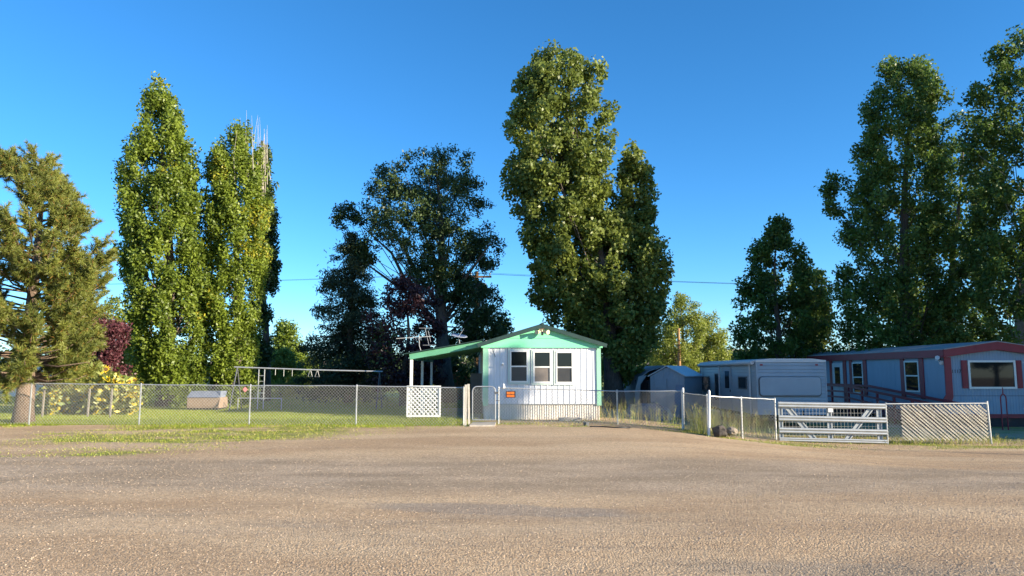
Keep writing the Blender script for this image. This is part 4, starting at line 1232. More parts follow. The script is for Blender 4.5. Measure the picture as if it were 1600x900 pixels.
# dry weeds along the right fences
rw = np.random.default_rng(61)
def weeds(n, xr, yr, h, seed):
    r = np.random.default_rng(seed); V, Tt = [], []
    for k in range(n):
        x, y = r.uniform(*xr), r.uniform(*yr); z = g(x, y)
        hh = h * r.uniform(0.4, 1.1); d = Vector((r.normal(0, 0.18), r.normal(0, 0.18), 1)) * hh
        th = r.uniform(0, 6.28); o = Vector((math.cos(th), math.sin(th), 0)) * 0.006
        b = Vector((x, y, z))
        V += [b - o, b + o, b + d]; Tt.append(r.uniform(0.25, 0.95))
        for q in range(3):
            f = r.uniform(0.3, 0.9); e = b + d * f; s = Vector((r.normal(0, 0.08), r.normal(0, 0.08), 0.1)) * h * 1.5
            V += [e - o, e + o, e + s]; Tt.append(r.uniform(0.5, 0.95))
    return np.array([tuple(p) for p in V]), np.array(Tt)
ww = [weeds(170, (2.9, 5.5), (23.1, 26.0), 0.75, 1), weeds(150, (5.3, 5.75), (21.2, 22.7), 0.85, 2), weeds(200, (5.8, 8.0), (21.7, 25.0), 0.85, 3),
      weeds(160, (7.8, 11.2), (21.55, 22.3), 0.25, 4), weeds(260, (11, 14.3), (21.2, 22.2), 0.3, 5), weeds(130, (-1.2, 3.0), (23.0, 24.5), 0.14, 6)]
wo_ = array_mesh('dry_weeds', np.concatenate([w[0] for w in ww]), 3, M['grass'], None, np.concatenate([w[1] for w in ww]))
tagp(wo_, 'tall dry weeds growing along the right-hand fences', 'weeds', None, 'stuff')

# ------------------------------------------------------------------ travel trailer
def travel_trailer():
    x0, x1, y0, y1 = 8.98, 11.5, 27.0, 35.0
    zg = -0.5; zb, zt = 0.02, 1.93
    root = thing('travel_trailer', 'grey travel trailer with ribbed siding and large front window cover', 'trailer', (x0, y0, zg))
    def lap(mb, p0, p1, out, z0, z1, pitch=0.125, d=0.026):
        n = max(2, int((z1 - z0) / pitch)); o = Vector(out); vs = []
        prof = []
        for k in range(n):
            za, zc = z0 + (z1 - z0) * k / n, z0 + (z1 - z0) * (k + 1) / n
            prof += [(za, d), (zc - 0.012, d * 0.35), (zc - 0.004, 0)]
        prof.append((z1, d))
        for z, dd in prof:
            for p in (p0, p1):
                q = Vector(p) + o * dd; vs.append((q.x, q.y, z))
        mb.add(vs, [(2 * i, 2 * i + 1, 2 * i + 3, 2 * i + 2) for i in range(len(prof) - 1)])
    m = MB(); lap(m, (x0, y0, 0), (x1, y0, 0), (0, -1, 0), zb, zt); m.build('front_wall', M['rv_siding'], root)
    m = MB(); lap(m, (x0, y1, 0), (x0, y0, 0), (-1, 0, 0), zb, zt); m.build('side_wall', M['rv_siding'], root)
    m = MB(); lap(m, (x1, y0, 0), (x1, y1, 0), (1, 0, 0), zb, zt); m.build('side_wall', M['rv_siding'], root)
    m = MB(); lap(m, (x1, y1, 0), (x0, y1, 0), (0, 1, 0), zb, zt); m.build('back_wall', M['rv_siding'], root)
    m = MB(); m.prism([(x0 - 0.03, y0 - 0.04, zt), (x0 - 0.03, y0 - 0.04, zt + 0.07), (x0 + 0.5, y0 - 0.04, zt + 0.13), (x1 - 0.5, y0 - 0.04, zt + 0.13), (x1 + 0.03, y0 - 0.04, zt + 0.07), (x1 + 0.03, y0 - 0.04, zt)], (0, y1 - y0 + 0.08, 0)); m.build('roof', M['rv_white'], root)
    for x, s in ((x0, -1), (x1, 1)):
        MB().box(x - 0.025, x + 0.025, y0 - 0.026, y0 + 0.02, zb, zt - 0.002).build('corner_trim', M['rv_siding'], root)
    MB().box(x0 + 0.05, x1 - 0.05, y0 + 0.05, y1 - 0.05, zb - 0.12, zb).build('chassis', M['black'], root)
    # rounded front cover
    cx0, cx1 = at(1186, 600, y0).x, at(1281, 600, y0).x; cz0, cz1 = at(1230, 618, y0).z, at(1230, 589, y0).z
    r = 0.12; pts = []
    for (ax, az, st) in ((cx1 - r, cz1 - r, 0), (cx0 + r, cz1 - r, 1), (cx0 + r, cz0 + r, 2), (cx1 - r, cz0 + r, 3)):
        for k in range(5):
            th = (st + k / 4) * math.pi / 2; pts.append((ax + r * math.cos(th), y0 - 0.085, az + r * math.sin(th)))
    mx_, mz_ = (cx0 + cx1) / 2, (cz0 + cz1) / 2
    MB().prism([(mx_ + (p[0] - mx_) * 1.025, y0 - 0.055, mz_ + (p[2] - mz_) * 1.08 - 0.015) for p in pts], (0, 0.02, 0)).build('cover_shadow_rim', M['dark_grey'], root)  # dark rim put in as the shadow line around the cover
    m = MB(); m.prism([(p[0], p[1] - 0.02, p[2]) for p in pts], (0, 0.045, 0)); cv = m.build('window_cover', M['rv_cover'], root)
    bv = cv.modifiers.new('soft', 'BEVEL'); bv.width = 0.015; bv.segments = 2; bv.limit_method = 'ANGLE'
    for x in (cx0 + 0.1, cx1 - 0.1):
        MB().box(x - 0.05, x + 0.05, y0 - 0.03, y0 - 0.012, zt - 0.13, zt - 0.07).build('marker_light', M['maroon'], root)
    def ys(px): return x0 * F / (px - 800.0)
    for a, b, t, bo in ((1165, 1152.5, 588.5, 608), (1107, 1095, 588, 611)):
        yy0, yy1 = ys(a), ys(b)
        window(root, Matrix(), yy0, yy1, at(a, bo, yy0).z, at(a, t, yy0).z, x0 - 0.012, -1, 0.45 if a == 1107 else None, frame=M['dark_grey'], fw=0.04, axis='y')
    yy0, yy1 = ys(1122), ys(1116)
    window(root, Matrix(), yy0, yy1, 0.35, 1.5, x0 - 0.012, -1, None, frame=M['dark_grey'], fw=0.04, axis='y')
    yy0, yy1 = ys(1141), ys(1130)
    dr = MB().box(x0 - 0.045, x0 - 0.006, yy0, yy1, 0.05, 1.78).build('door', M['rv_siding'], root)
    MB().box(x0 - 0.056, x0 - 0.046, yy0 + 0.24, yy1 - 0.2, 0.9, 1.6).build('door_window', M['glass'], dr)
    MB().box(x0 - 0.075, x0 - 0.046, yy0 + 0.06, yy0 + 0.13, 0.75, 0.85).build('handle', M['dark_grey'], dr)
    # rolled awning with its arms
    MB().tube([(x0 - 0.1, y0 + 0.15, zt - 0.02), (x0 - 0.1, y1 - 0.1, zt - 0.06)], 0.075, 10).build('awning_roll', M['rv_white'], root)
    for y in (27.55, 31.6, 34.7):
        MB().bar((x0 - 0.09, y, 0.0), (x0 - 0.09, y, zt - 0.06), 0.045, 0.06, up=(0, 1, 0)).build('awning_arm', M['rv_white'], root)
    for y in (31.0, 31.8):
        for x in (x0 + 0.06, x1 - 0.26):
            w = MB().tube([(x, y, zg + 0.33), (x + 0.2, y, zg + 0.33)], 0.33, 18).build('wheel', M['black'], root)
            MB().tube([(x - 0.01, y, zg + 0.33), (x + 0.03, y, zg + 0.33)], 0.18, 14).build('rim', M['galv'], w)
    m = MB(); m.bar((x0 + 0.4, y0, zb - 0.08), ((x0 + x1) / 2, y0 - 1.0, zb - 0.08), 0.07, 0.1); m.bar((x1 - 0.4, y0, zb - 0.08), ((x0 + x1) / 2, y0 - 1.0, zb - 0.08), 0.07, 0.1)
    m.tube([((x0 + x1) / 2, y0 - 0.95, zg), ((x0 + x1) / 2, y0 - 0.95, zb + 0.2)], 0.035, 8); m.build('hitch', M['black'], root)
travel_trailer()

# ------------------------------------------------------------------ metal shed and tarp shelter
def metal_shed():
    o = at(1071, 640, 31.2)
    zg = -0.45
    Mx = Matrix.Translation((o.x, 31.2, 0)) @ Matrix.Rotation(math.radians(-33), 4, 'Z')   # local origin: the near corner, -x = gable front
    root = thing('metal_shed', 'small grey metal garden shed between the tarp shelter and the trailer', 'shed', (o.x, 31.2, zg))
    w, l, ze, zp = 1.55, 2.2, 1.38, 1.78
    m = MB(Mx); ribbed(m, (-w, 0, 0), (0, 0, 0), zg, lambda u: ze + (zp - ze) * (1 - abs(2 * u - 1)), (0, -1, 0), 0.2, 0.04, 0.012); m.build('front_wall', M['shed_metal'], root)
    m = MB(Mx)
    n = 16; vs = []
    for k in range(n):
        z0, z1 = zg + (ze - zg) * k / n, zg + (ze - zg) * (k + 1) / n
        m.add([(0.014, 0, z0), (0.014, l, z0), (0.004, l, z1), (0.004, 0, z1)], [(0, 1, 2, 3)])
        m.add([(0.004, 0, z1), (0.004, l, z1), (0.014, l, z1), (0.014, 0, z1)], [(0, 1, 2, 3)])
    m.build('side_wall', M['shed_metal'], root)
    MB(Mx).box(-w, -w + 0.02, 0.01, l, zg, ze).build('side_wall', M['shed_metal'], root)
    MB(Mx).box(-w + 0.02, 0, l - 0.02, l, zg, ze).build('back_wall', M['shed_metal'], root)
    for a, b in (((-w / 2, zp + 0.02), (0.08, ze - 0.02)), ((-w - 0.08, ze - 0.02), (-w / 2, zp + 0.02))):
        m = MB(Mx); m.prism([(a[0], -0.08, a[1]), (b[0], -0.08, b[1]), (b[0], -0.08, b[1] + 0.04), (a[0], -0.08, a[1] + 0.04)], (0, l + 0.16, 0)); m.build('roof_panel', M['rv_white'], root)
    for s in (0, 1):
        x = -w / 2 + (0.02 if s else -0.52)
        MB(Mx).box(x, x + 0.5, -0.04, -0.014, zg + 0.1, ze - 0.1).build('door', M['shed_metal'], root)
    ln = MB(Mx); ln.bar((-0.35, -0.28, zg), (-0.22, -0.05, 1.02), 0.3, 0.015, up=(0, 1, 0)); o2 = ln.build('leaning_sash', M['blue_grey'])
    tagp(o2, 'old blue-grey window sash leaning against the metal shed', 'window sash')
metal_shed()
def shelter():
    Y0, Y1 = 33.5, 38.0
    a, b = at(992, 612, Y0).x, at(1085, 612, Y0).x
    zg = -0.35
    root = thing('tarp_shelter', 'dark arched tarp shelter with open front left of the metal shed', 'shelter', (a, Y0, zg))
    cx, hw = (a + b) / 2, (b - a) / 2
    def arc(k, n, dx=0.0, dz=0.0):
        pts = [(-1, zg), (-0.98, 0.65), (-0.86, 1.32), (-0.5, 1.66), (0, 1.86), (0.5, 1.66), (0.86, 1.32), (0.98, 0.65), (1, zg)]
        return [(cx + x * (hw + dx), z + (dz if z > 0 else 0)) for x, z in pts]
    outer, inner = arc(0, 0, 0.0, 0.0), arc(0, 0, -0.04, -0.04)
    m = MB(); vs, fs = [], []
    for y in (Y0, Y1):
        vs += [(x, y, z) for x, z in outer]
    n = len(outer)
    fs = [(i, i + 1, n + i + 1, n + i) for i in range(n - 1)]
    m.add(vs, fs)
    cov = m.build('tarp_cover', M['tarp_grey'], root)
    md = cov.modifiers.new('thick', 'SOLIDIFY'); md.thickness = 0.02
    m = MB(); m.add([(x, Y1 - 0.02, z) for x, z in inner], [tuple(range(n))]); m.build('back_sheet', M['tarp_grey'], root)
    # pale folded front flap, and a black sheet standing in for the dark inside
    m = MB(); m.prism([(a - 0.02, Y0 - 0.03, zg), (a + 0.14, Y0 - 0.03, zg), (a + 0.26, Y0 - 0.03, 1.0), (a + 0.55, Y0 - 0.03, 1.42), (a + 0.18, Y0 - 0.03, 1.36), (a + 0.0, Y0 - 0.03, 0.7)], (0, 0.02, 0)); m.build('front_flap', M['tarp_light'], root)
    m = MB(); xs_ = np.linspace(a + 0.1, b - 0.1, 30); vs = []
    for k, x in enumerate(xs_):
        y = Y0 + 0.5 + 0.05 * math.sin(k * 1.9); vs += [(x, y, zg), (x, y, 1.2)]
    m.add(vs, [(2 * i, 2 * i + 2, 2 * i + 3, 2 * i + 1) for i in range(29)]); m.build('dark_opening_sheet', M['black'], root)
    for y in (Y0 + 0.05, (Y0 + Y1) / 2, Y1 - 0.1):
        MB().tube([(x, y, z) for x, z in inner], 0.02, 6).build('hoop', M['galv'], root)
shelter()
c = at(1012, 640, 26.5)
lump('yard_heap', (c.x, 26.8, g(c.x, 26.8) + 0.2), 0.8, 0.6, 0.42, M['tarp_blue'], 5, 'dark blue-grey heap behind the fence, before the tarp shelter', 'heap')
lump('yard_heap', (at(1040, 640, 27).x, 28.2, g(6, 28) + 0.15), 0.5, 0.5, 0.4, M['tarp_light'], 9, 'small pale heap at the foot of the metal shed', 'heap')

# old rusty board shed behind the cottonwood, brick-red stack by the porch
def board_wall(name, label, cat, x0, x1, Y, z0, z1, mat, seed, w=0.16):
    r = random.Random(seed)
    root = thing(name, label, cat, (x0, Y, z0))
    x = x0
    while x < x1 - 0.02:
        e = min(x1, x + w * r.uniform(0.85, 1.1))
        MB().box(x, e - 0.012, Y, Y + 0.03 + r.uniform(0, 0.008), z0, z1 + r.uniform(-0.08, 0.08)).build('board', mat, root)
        x = e
    MB().box(x0, x1, Y + 0.045, Y + 0.1, z0 + 0.3, z0 + 0.4).build('batten', mat, root)
    MB().box(x0, x1, Y + 0.045, Y + 0.1, z1 - 0.4, z1 - 0.3).build('batten', mat, root)
b0 = at(945, 600, 43); b1 = at(962, 600, 43)
board_wall('board_fence', 'rusty orange board fence glimpsed right of the white home', 'fence', b0.x, b1.x + 0.6, 43, g(6, 43), at(950, 597, 43).z + 0.1, M['rust'], 3)
b0 = at(722, 600, 40); b1 = at(737, 600, 40)
board_wall('board_fence', 'reddish board fence glimpsed under the porch roof', 'fence', b0.x - 0.8, b1.x, 40, 0.0, at(730, 586, 40).z, M['rust'], 5)

# ------------------------------------------------------------------ maroon-trimmed mobile home
def maroon_home():
    x0, x1, y0, y1 = 16.5, 20.35, 28.0, 45.0
    zg = -0.55; zb = -0.02; ze = 2.18; zp = 2.46
    root = thing('mobile_home', 'blue-grey mobile home with maroon trim and shutters at the right', 'mobile home', (x0, y0, zg))
    I = Matrix()
    def fz(px, py): return at(px, py, y0).z
    def fx(px): return at(px, 600, y0).x
    xc = (x0 + x1) / 2
    zseam = fz(1530, 618.5)
    m = MB(); ribbed(m, (x0, y0, 0), (x1, y0, 0), zseam + 0.01, lambda u: ze + (zp - ze) * (1 - abs(2 * u - 1)) - 0.02, (0, -1, 0), 0.11, 0.035, 0.014); m.build('front_wall', M['blue_siding'], root)
    m = MB(); ribbed(m, (x0, y0 - 0.012, 0), (x1, y0 - 0.012, 0), zb, zseam - 0.01, (0, -1, 0), 0.11, 0.035, 0.014); m.build('front_wall', M['blue_siding'], root)
    MB().box(x0, x1, y0 - 0.012, y0 + 0.01, zseam - 0.01, zseam + 0.01).build('seam', M['dark_grey'], root)
    # left side: wide smooth panels
    y = y0 + 0.02; k = 0
    while y < y1 - 0.1:
        e = min(y1, y + 1.22)
        MB().box(x0 - 0.014, x0 + 0.02, y, e - 0.012, 0.55, ze).build('side_panel', M['blue_siding'], root)
        MB().box(x0 - 0.022, x0 + 0.02, y, e - 0.012, zb, 0.53).build('side_panel', M['blue_siding'], root)
        y = e; k += 1
    MB().box(x1 - 0.02, x1 + 0.014, y0 + 0.02, y1, zb, ze).build('side_wall', M['blue_siding'], root)
    MB().box(x0, x1, y1 - 0.02, y1 + 0.014, zb, ze).build('back_wall', M['blue_siding'], root)
    # maroon fascia: follows the low gable in front, straight along the side
    for s in (-1, 1):
        a = Vector((xc + s * (x1 - xc + 0.12), y0 - 0.18, ze - 0.06)); b = Vector((xc + (0.001 * s), y0 - 0.18, zp - 0.04))
        m = MB(); m.prism([a, b, b + Vector((0, 0, 0.30)), a + Vector((0, 0, 0.30))], (0, 0.04, 0)); m.build('front_fascia', M['maroon'], root)
        m = MB(); m.prism([a + Vector((0, 0.05, 0.29)), b + Vector((0, 0.05, 0.29)), b + Vector((0, 0.05, 0.33)), a + Vector((0, 0.05, 0.33))], (0, y1 - y0 + 0.3, 0)); m.build('roof_panel', M['roof_grey'], root)
        m = MB(); m.prism([a + Vector((-0.02 * s, -0.03, 0.292)), b + Vector((0, -0.03, 0.292)), b + Vector((0, -0.03, 0.325)), a + Vector((-0.02 * s, -0.03, 0.325))], (0, 0.075, 0)); m.build('drip_edge', M['roof_grey'], root)
        m = MB(); m.prism([(x0 + 0.02 if s < 0 else xc, y0 - 0.13, ze - 0.02 if s < 0 else zp - 0.06), (xc if s < 0 else x1 - 0.02, y0 - 0.13, zp - 0.06 if s < 0 else ze - 0.02), (xc if s < 0 else x1 - 0.02, y0 - 0.02, zp - 0.06 if s < 0 else ze - 0.02), (x0 + 0.02 if s < 0 else xc, y0 - 0.02, ze - 0.02 if s < 0 else zp - 0.06)], (0, 0, 0.02)); m.build('soffit', M['maroon'], root)
    MB().box(x0 - 0.13, x0 - 0.09, y0 - 0.13, y1 + 0.1, ze - 0.06, ze + 0.23).build('side_fascia', M['maroon'], root)
    MB().box(x0 - 0.09, x0 - 0.016, y0 - 0.13, y1, ze - 0.04, ze - 0.02).build('soffit', M['maroon'], root)
    # corner column, flaring at its foot
    cw = fx(1487) - x0
    pts = [(x0 - 0.05, ze - 0.05), (x0 + cw, ze - 0.05), (x0 + cw, 0.62), (x0 + cw - 0.06, fz(1480, 627)), (x0 - 0.22, fz(1480, 627)), (x0 - 0.06, 0.72)]
    MB().prism([(x, y0 - 0.06, z) for x, z in pts], (0, 0.05, 0)).build('corner_column', M['maroon'], root)
    # base band and dark skirt
    MB().box(x0 - 0.02, x1 + 0.02, y0 - 0.05, y0 - 0.028, zb - 0.14, zb + 0.01).build('base_band', M['maroon'], root)
    MB().box(x0 + 0.05, x1 - 0.05, y0 + 0.04, y0 + 0.07, zg - 0.1, zb - 0.01).build('skirt', M['dark_skirt'], root)
    MB().box(x0 + 0.03, x0 + 0.05, y0 + 0.08, y1, zg - 0.1, zb - 0.01).build('skirt', M['dark_skirt'], root)
    # picture window and shutters
    wz0, wz1 = fz(1550, 607.5), fz(1550, 563)
    window(root, I, fx(1513), fx(1587.5), wz0, wz1, y0 - 0.02, -1, None, fw=0.075)
    for a, b in ((1503, 1512), (1588.5, 1597)):
        sh = MB(); sh.box(fx(a), fx(b), y0 - 0.055, y0 - 0.02, wz0 + 0.02, wz1); so = sh.build('shutter', M['maroon'], root)
        l = MB()
        for k in range(14):
            z = wz0 + 0.08 + k * (wz1 - wz0 - 0.12) / 14; l.box(fx(a) + 0.03, fx(b) - 0.03, y0 - 0.066, y0 - 0.056, z, z + 0.045)
        l.build('louvres', M['maroon'], so)
    # side windows and door with maroon boards beside them
    def ys(px): return x0 * F / (px - 800.0)
    for a, b in ((1433, 1411), (1346, 1330)):
        ya, yb = ys(a), ys(b)
        window(root, I, ya, yb, at(a, 613, ya).z if a > 1400 else 0.55, 2.02, x0 - 0.016, -1, 0.52, fw=0.06, axis='y')
        for (c, d) in ((ya - 0.34, ya - 0.03), (yb + 0.03, yb + 0.34)):
            MB().box(x0 - 0.05, x0 - 0.015, c, d, 0.5, ze - 0.05).build('shutter', M['maroon'], root)
    ya, yb = ys(1315), ys(1299)
    dr = MB().box(x0 - 0.06, x0 - 0.016, ya, yb, 0.05, 2.0).build('door', M['rv_white'], root)
    MB().box(x0 - 0.072, x0 - 0.061, ya + 0.3, yb - 0.3, 0.85, 1.8).build('door_window', M['glass'], dr)
    MB().box(x0 - 0.10, x0 - 0.061, ya + 0.08, ya + 0.16, 0.9, 1.0).build('handle', M['galv'], dr)
    for (c, d) in ((ya - 0.34, ya - 0.03), (yb + 0.03, yb + 0.34)):
        MB().box(x0 - 0.05, x0 - 0.015, c, d, 0.1, ze - 0.05).build('shutter', M['maroon'], root)
    # white flood light at the corner
    fl = MB(); c = Vector((x0 - 0.06, y0 + 0.35, fz(1466, 563)))
    fl.box(c.x - 0.05, c.x + 0.04, c.y - 0.08, c.y + 0.08, c.z - 0.02, c.z + 0.1); fo = fl.build('flood_light', M['rv_white'], root)
    for dx, dz in ((-0.2, 0.1), (-0.05, -0.1)):
        MB().tube([c + Vector((-0.03, -0.05, 0.03)), c + Vector((dx * 0.6, -0.2, dz * 0.6)), c + Vector((dx, -0.32, dz))], [0.03, 0.06, 0.085], 10).build('lamp_head', M['rv_white'], fo)
    text_mesh('1117', 0.19, (fx(1495), y0 - 0.03, fz(1495, 580.5)), M['black'], 'house_number', root, 0.004)
    return root
maroon_home()
def ramp():
    X0, X1 = 15.25, 16.3
    pts = [(38.6, 0.05), (33.6, 0.05), (26.9, -0.46)]
    root = thing('access_ramp', 'dark maroon wooden ramp with railing along the blue-grey home', 'ramp', (X0, 26.9, g(15, 27)))
    for (ya, za), (yb, zb_) in zip(pts, pts[1:]):
        n = int(abs(ya - yb) / 0.16)
        for k in range(n):
            t0, t1 = k / n, (k + 0.92) / n
            a = Vector(((X0 + X1) / 2, ya + (yb - ya) * t0, za + (zb_ - za) * t0)); b = Vector(((X0 + X1) / 2, ya + (yb - ya) * t1, za + (zb_ - za) * t1))
            MB().bar(a, b, X1 - X0, 0.03).build('deck_board', M['maroon'], root)
        for x in (X0, X1 - 0.03):
            for hgt, w in ((0.88, 0.10), (0.62, 0.08), (0.36, 0.08)):
                if x > X0 and hgt < 0.8: continue
                MB().bar((x, ya, za + hgt), (x, yb, zb_ + hgt), 0.04, w).build('rail', M['maroon'], root)
        np_ = max(3, int(abs(ya - yb) / 1.3) + 1)
        for k in range(np_):
            t = k / (np_ - 1); y = ya + (yb - ya) * t - (0.06 if k == 0 and ya < 38 else 0); z = za + (zb_ - za) * t
            MB().bar((X0 + 0.045, y, g(X0, y) - 0.05), (X0 + 0.045, y, z + 0.84), 0.085, 0.085, up=(0, 1, 0)).build('post', M['maroon'], root)
ramp()
# hand pump shaped iron stand before the picture window
c = at(1570, 655, 26.6)
m = MB(); x, y = c.x, 26.6; zg = g(x, y)
st = thing('iron_garden_stand', 'dark iron arched garden stand before the picture window', 'garden stand', (x, y, zg))
pts = [(x - 0.1, y, zg - 0.1)] + [(x - 0.1 * math.cos(t), y, 0.62 + 0.15 * math.sin(t)) for t in np.linspace(0, math.pi, 9)] + [(x + 0.1, y, zg - 0.1)]
MB().tube(pts, 0.022, 8).build('arch', M['maroon'], st)
MB().tube([(x, y, 0.75), (x, y, 1.02)], [0.022, 0.012], 8).build('finial', M['maroon'], st)
MB().box(x - 0.085, x + 0.085, y - 0.02, y + 0.02, 0.0, 0.04).build('crossbar', M['maroon'], st)

# ------------------------------------------------------------------ back yard on the left
def swing_frame():
    Y = 30.0
    a, b = at(366, 573.5, Y), at(598, 580.5, Y + 1.0)
    root = thing('swing_frame', 'long white swing-set frame with ladder and hanging rings', 'swing set', (a.x, Y, 0))
    MB().tube([a, a.lerp(b, 0.5) + Vector((0, 0, -0.02)), b], 0.03, 8).build('top_bar', M['galv'], root)
    m = MB()
    for px in (404.5, 413.5):
        p = at(px, 577, Y + 0.15); m.tube([(p.x, p.y, 0), p], 0.022, 8)
    m.build('ladder_rail', M['galv'], root)
    for k in range(5):
        p, q = at(404.5, 587 + k * 9, Y + 0.15), at(413.5, 587 + k * 9, Y + 0.15)
        MB().tube([p, q], 0.018, 6).build('rung', M['galv'], root)
    p, q = at(372, 622, Y), at(440, 622.5, Y)
    MB().tube([p, q], 0.02, 8).build('lower_bar', M['galv'], root)
    for px in (372, 440):
        p = at(px, 622, Y); MB().tube([(p.x, Y, 0), (p.x, Y, p.z)], 0.02, 8).build('short_leg', M['galv'], root)
    for f in (0.02, 0.98):
        c = a.lerp(b, f)
        for s in (-1, 1):
            MB().tube([c, (c.x, c.y + s * 0.7, 0)], 0.025, 8).build('leg', M['dark_grey'], root)
    for px, ln in ((429, 0.28), (442, 0.32), (455, 0.3)):
        c = a.lerp(b, (px - 366) / 232.0); MB().tube([c, c - Vector((0, 0, ln))], 0.012, 6).build('hanger', M['galv'], root)
    for px in (483, 494):
        c = a.lerp(b, (px - 366) / 232.0)
        MB().tube([c, c + Vector((-0.09, 0, -0.3)), c + Vector((0.09, 0, -0.3)), c + Vector((0.01, 0, -0.02))], 0.012, 6).build('ring', M['galv'], root)
swing_frame()
# tan storage bench-box
def storage_box():
    Y = 29.8
    a, b = at(291, 637, Y), at(342, 637, Y)
    root = thing('garden_box', 'low tan box with blue-grey top and centre seam below the poplars', 'box', (a.x, Y, 0))
    z1 = at(310, 621, Y).z; z2 = at(310, 611.5, Y).z
    MB().box(a.x + 0.03, b.x - 0.03, Y + 0.03, Y + 0.9, -0.02, 0.12).build('base', M['black'], root)
    MB().box(a.x + 0.01, b.x - 0.01, Y + 0.02, Y + 0.92, 0.12, z1).build('body', M['tan_box'], root)
    xm = (a.x + b.x) / 2
    for p, q in ((a.x + 0.03, xm - 0.012), (xm + 0.012, b.x - 0.03)):
        MB().box(p, q, Y - 0.005, Y + 0.018, 0.17, z1 - 0.03).build('front_panel', M['tan_box'], root)
    MB().prism([(a.x, Y - 0.03, z1), (b.x, Y - 0.03, z1), (b.x - 0.05, Y + 0.3, z2), (a.x + 0.05, Y + 0.3, z2)], (0, 0.65, 0.0)).build('lid', M['blue_grey'], root)
storage_box()
def small_building(name, label, px0, px1, Y, ytop, ypk, wall, roof, depth, win=None):
    a, b = at(px0, 600, Y), at(px1, 600, Y)
    zt, zp = at(px0, ytop, Y).z, at(px0, ypk, Y).z
    root = thing(name, label, 'building', (a.x, Y, 0))
    xc = (a.x + b.x) / 2
    MB().prism([(a.x, Y, 0), (b.x, Y, 0), (b.x, Y, zt), (xc, Y, zp), (a.x, Y, zt)], (0, depth, 0)).build('wall', wall, root)
    for s, x in ((-1, a.x), (1, b.x)):
        e = Vector((x + s * 0.25, Y - 0.25, zt - 0.25 * (zp - zt) / (xc - a.x))); p = Vector((xc, Y - 0.25, zp))
        MB().prism([e + Vector((0, 0, 0.02)), p + Vector((0, 0, 0.02)), p + Vector((0, 0, 0.12)), e + Vector((0, 0, 0.12))], (0, depth + 0.5, 0)).build('roof', roof, root)
    if win:
        for (u, z0, w, h) in win:
            x = a.x + (b.x - a.x) * u
            wdw = MB().box(x, x + w, Y - 0.04, Y - 0.002, z0, z0 + h).build('window', M['frame_white'], root)
            MB().box(x + 0.06, x + w - 0.06, Y - 0.05, Y - 0.041, z0 + 0.06, z0 + h - 0.06).build('pane', M['glass'], wdw)
small_building('garden_house', 'small cream outbuilding glimpsed between the two lit poplars', 303, 327, 56, 592, 583, M['cream'], M['rust'], 4, win=[(0.2, 0.7, 0.5, 0.6)])
small_building('white_building', 'white-walled building behind the pine at the left edge', -150, 27, 47, 597, 566, M['white_paint'], M['rv_white'], 8, win=[(0.25, 1.0, 1.0, 0.9)])

# tall yellow flowers behind the fence
def flower_plant(seed):
    r = np.random.default_rng(seed)
    root = bpy.data.objects.new('sunflower_plant', None); COL.objects.link(root)
    h = 1.0
    m = MB(); tops = []
    for k in range(5):
        d = Vector((r.normal(0, 0.14), r.normal(0, 0.14), 1)); L = h * r.uniform(0.7, 1.05)
        e = d * L; m.tube([(r.normal(0, 0.04), r.normal(0, 0.04), -0.05), d * L * 0.5 + Vector((0.02, 0, 0)), e], [0.014, 0.011, 0.006], 5); tops.append(e)
    m.build('stems', M['stem'], root)
    n = 250
    t = r.random(n) ** 0.8; i = r.integers(0, 5, n)
    c = np.array([tuple(tops[j] * (0.18 + 0.8 * q)) for j, q in zip(i, t)]) + r.normal(0, 0.10, (n, 3))
    tint = r.random(n) * 0.5; y = r.random(n) < 0.16; tint[y] = r.uniform(0.7, 0.95, y.sum())
    array_mesh('leaves', leaf_quads(c, 0.09, r, 0.6, 0.5), 4, M['leaf_flower'], root, tint)
    for e in tops:
        nrm = Vector((0.6, -0.7, 0.35)) + Vector(r.normal(0, 0.35, 3)); nrm.normalize()
        s = nrm.cross(Vector((0, 0, 1))).normalized(); u = s.cross(nrm)
        R = r.uniform(0.07, 0.11); vs, fs = [], []
        for k in range(12):
            a0, a1, am = 2 * math.pi * (k - 0.45) / 12, 2 * math.pi * (k + 0.45) / 12, 2 * math.pi * k / 12
            q = len(vs)
            vs += [e + (s * math.cos(a0) + u * math.sin(a0)) * R * 0.4, e + (s * math.cos(a1) + u * math.sin(a1)) * R * 0.4, e + (s * math.cos(am) + u * math.sin(am)) * R + nrm * 0.01]
            fs.append((q, q + 1, q + 2))
        hd = MB().add(vs, fs).build('flower', M['petal'], root)
        MB().tube([e - nrm * 0.015, e + nrm * 0.02], [R * 0.42, R * 0.34], 8).build('seed_disc', M['seed'], hd)
    return root
protos = [flower_plant(s) for s in (1, 2, 3, 4)]
rf_ = random.Random(8)
FL = 'tall yellow-flowered plant in the sunlit flower bed behind the left fence'
spots = []
for k in range(34):
    px = 62 + 150 * (k + rf_.random()) / 34
    spots.append((px, rf_.uniform(26.4, 29.0), rf_.uniform(0.85, 1.2) * (1.0 + 0.35 * math.exp(-((px - 150) / 38.0) ** 2))))
def copy_sub(o, parent):
    c = o.copy(); COL.objects.link(c); c.parent = parent
    for ch in o.children: copy_sub(ch, c)
for k, (px, Y, s) in enumerate(spots):
    src = protos[k % 4]
    if k < 4: o = src
    else:
        o = src.copy(); COL.objects.link(o)
        for ch in src.children: copy_sub(ch, o)
    x = at(px, 640, Y).x
    o.location = (x, Y, g(x, Y)); o.rotation_euler = (0, 0, rf_.uniform(-0.6, 0.6)); o.scale = (s * 1.15, s * 1.15, s * 1.03)
    tagp(o, FL, 'flower', 'yellow flowers behind the left fence')
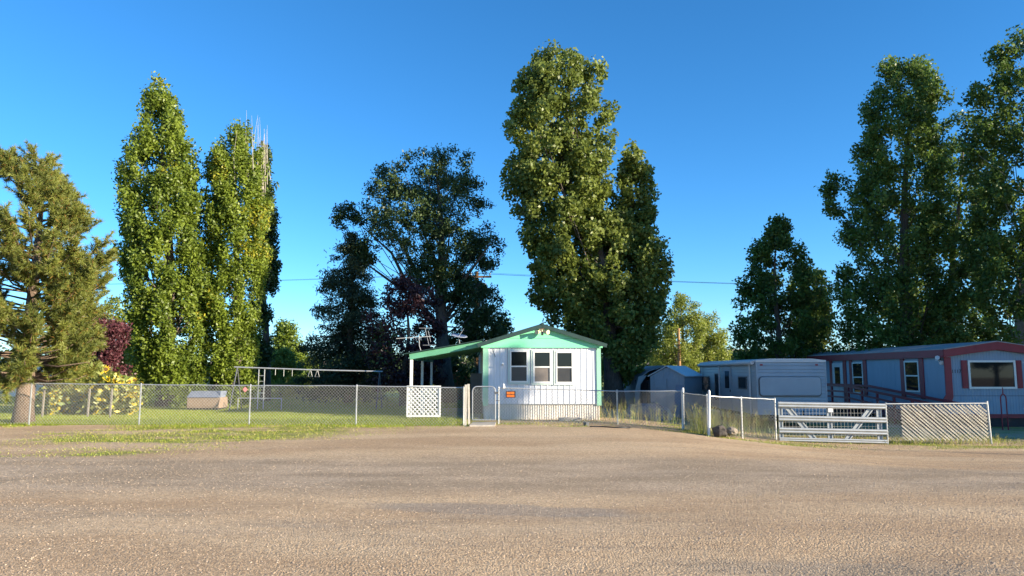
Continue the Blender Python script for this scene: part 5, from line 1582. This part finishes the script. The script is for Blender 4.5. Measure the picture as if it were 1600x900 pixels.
for k, px in enumerate((66, 137, 172)):
    p = at(px, 646, 25.4)
    o = MB().bar((p.x, 25.4, -0.1), (p.x + 0.02, 25.4, 1.0), 0.05, 0.05, up=(0, 1, 0)).build('garden_stake', M['bark_pale'])
    tagp(o, ('pale wooden stake at the left end of the flower bed', 'pale wooden stake in the middle of the flower bed', 'pale wooden stake towards the right of the flower bed')[k], 'stake')

# ------------------------------------------------------------------ utility poles and wires
def pole(px, Y, ytop, label, transformer):
    p = at(px, ytop, Y)
    root = thing('utility_pole', label, 'utility pole', (p.x, Y, 0))
    MB().tube([(p.x, Y, -0.2), (p.x, Y, p.z)], [0.16, 0.11], 12).build('shaft', M['pole_wood'], root)
    if transformer: MB().bar((p.x - 0.9, Y - 0.13, p.z - 0.35), (p.x + 0.9, Y - 0.13, p.z - 0.35), 0.09, 0.11).build('crossarm', M['pole_wood'], root)
    for dx in ((-0.8, -0.35, 0.8) if transformer else ()):
        MB().tube([(p.x + dx, Y - 0.13, p.z - 0.3), (p.x + dx, Y - 0.13, p.z - 0.12)], [0.03, 0.05], 8).build('insulator', M['rv_white'], root)
    if transformer:
        t = at(px + 6, 455, Y); m = MB(); m.tube([(t.x + 0.1, Y, t.z - 0.45), (t.x + 0.1, Y, t.z + 0.45)], 0.25, 14); m.tube([(t.x + 0.1, Y, t.z + 0.45), (t.x + 0.1, Y, t.z + 0.52)], [0.25, 0.1], 14); m.build('transformer', M['roof_grey'], root)
    return p
p1 = pole(745, 44, 424, 'utility pole with transformer seen through the elm, left of the home', True)
p2 = pole(1060, 61, 513, 'sunlit orange utility pole before the willow', False)
def wire(a, b, sag, label):
    pts = [Vector(a).lerp(Vector(b), k / 24) - Vector((0, 0, sag * 4 * (k / 24) * (1 - k / 24))) for k in range(25)]
    tagp(MB().tube(pts, 0.007, 5).build('power_line', M['black']), label, 'power line', 'overhead power lines')
for k, dx in enumerate((-0.8, -0.35, 0.8)):
    wire((p1.x + dx, 43.87, p1.z - 0.12), (-62, 47 + dx, p1.z - 0.3 + 0.12 * k), 0.55, ('upper', 'middle', 'lower')[k] + ' overhead wire running left from the transformer pole')
    wire((p1.x + dx, 43.87, p1.z - 0.12), (60, 47 + dx, p1.z - 0.6 + 0.12 * k), 0.6, ('upper', 'middle', 'lower')[k] + ' overhead wire running right from the transformer pole')
wire((p2.x - 0.1, 60.95, p2.z - 0.12), (-45, 63, p2.z - 0.5), 0.6, 'low far wire running left from the orange pole')
wire((p2.x + 0.1, 60.95, p2.z - 0.12), (60, 63, p2.z), 0.6, 'low far wire running right from the orange pole')
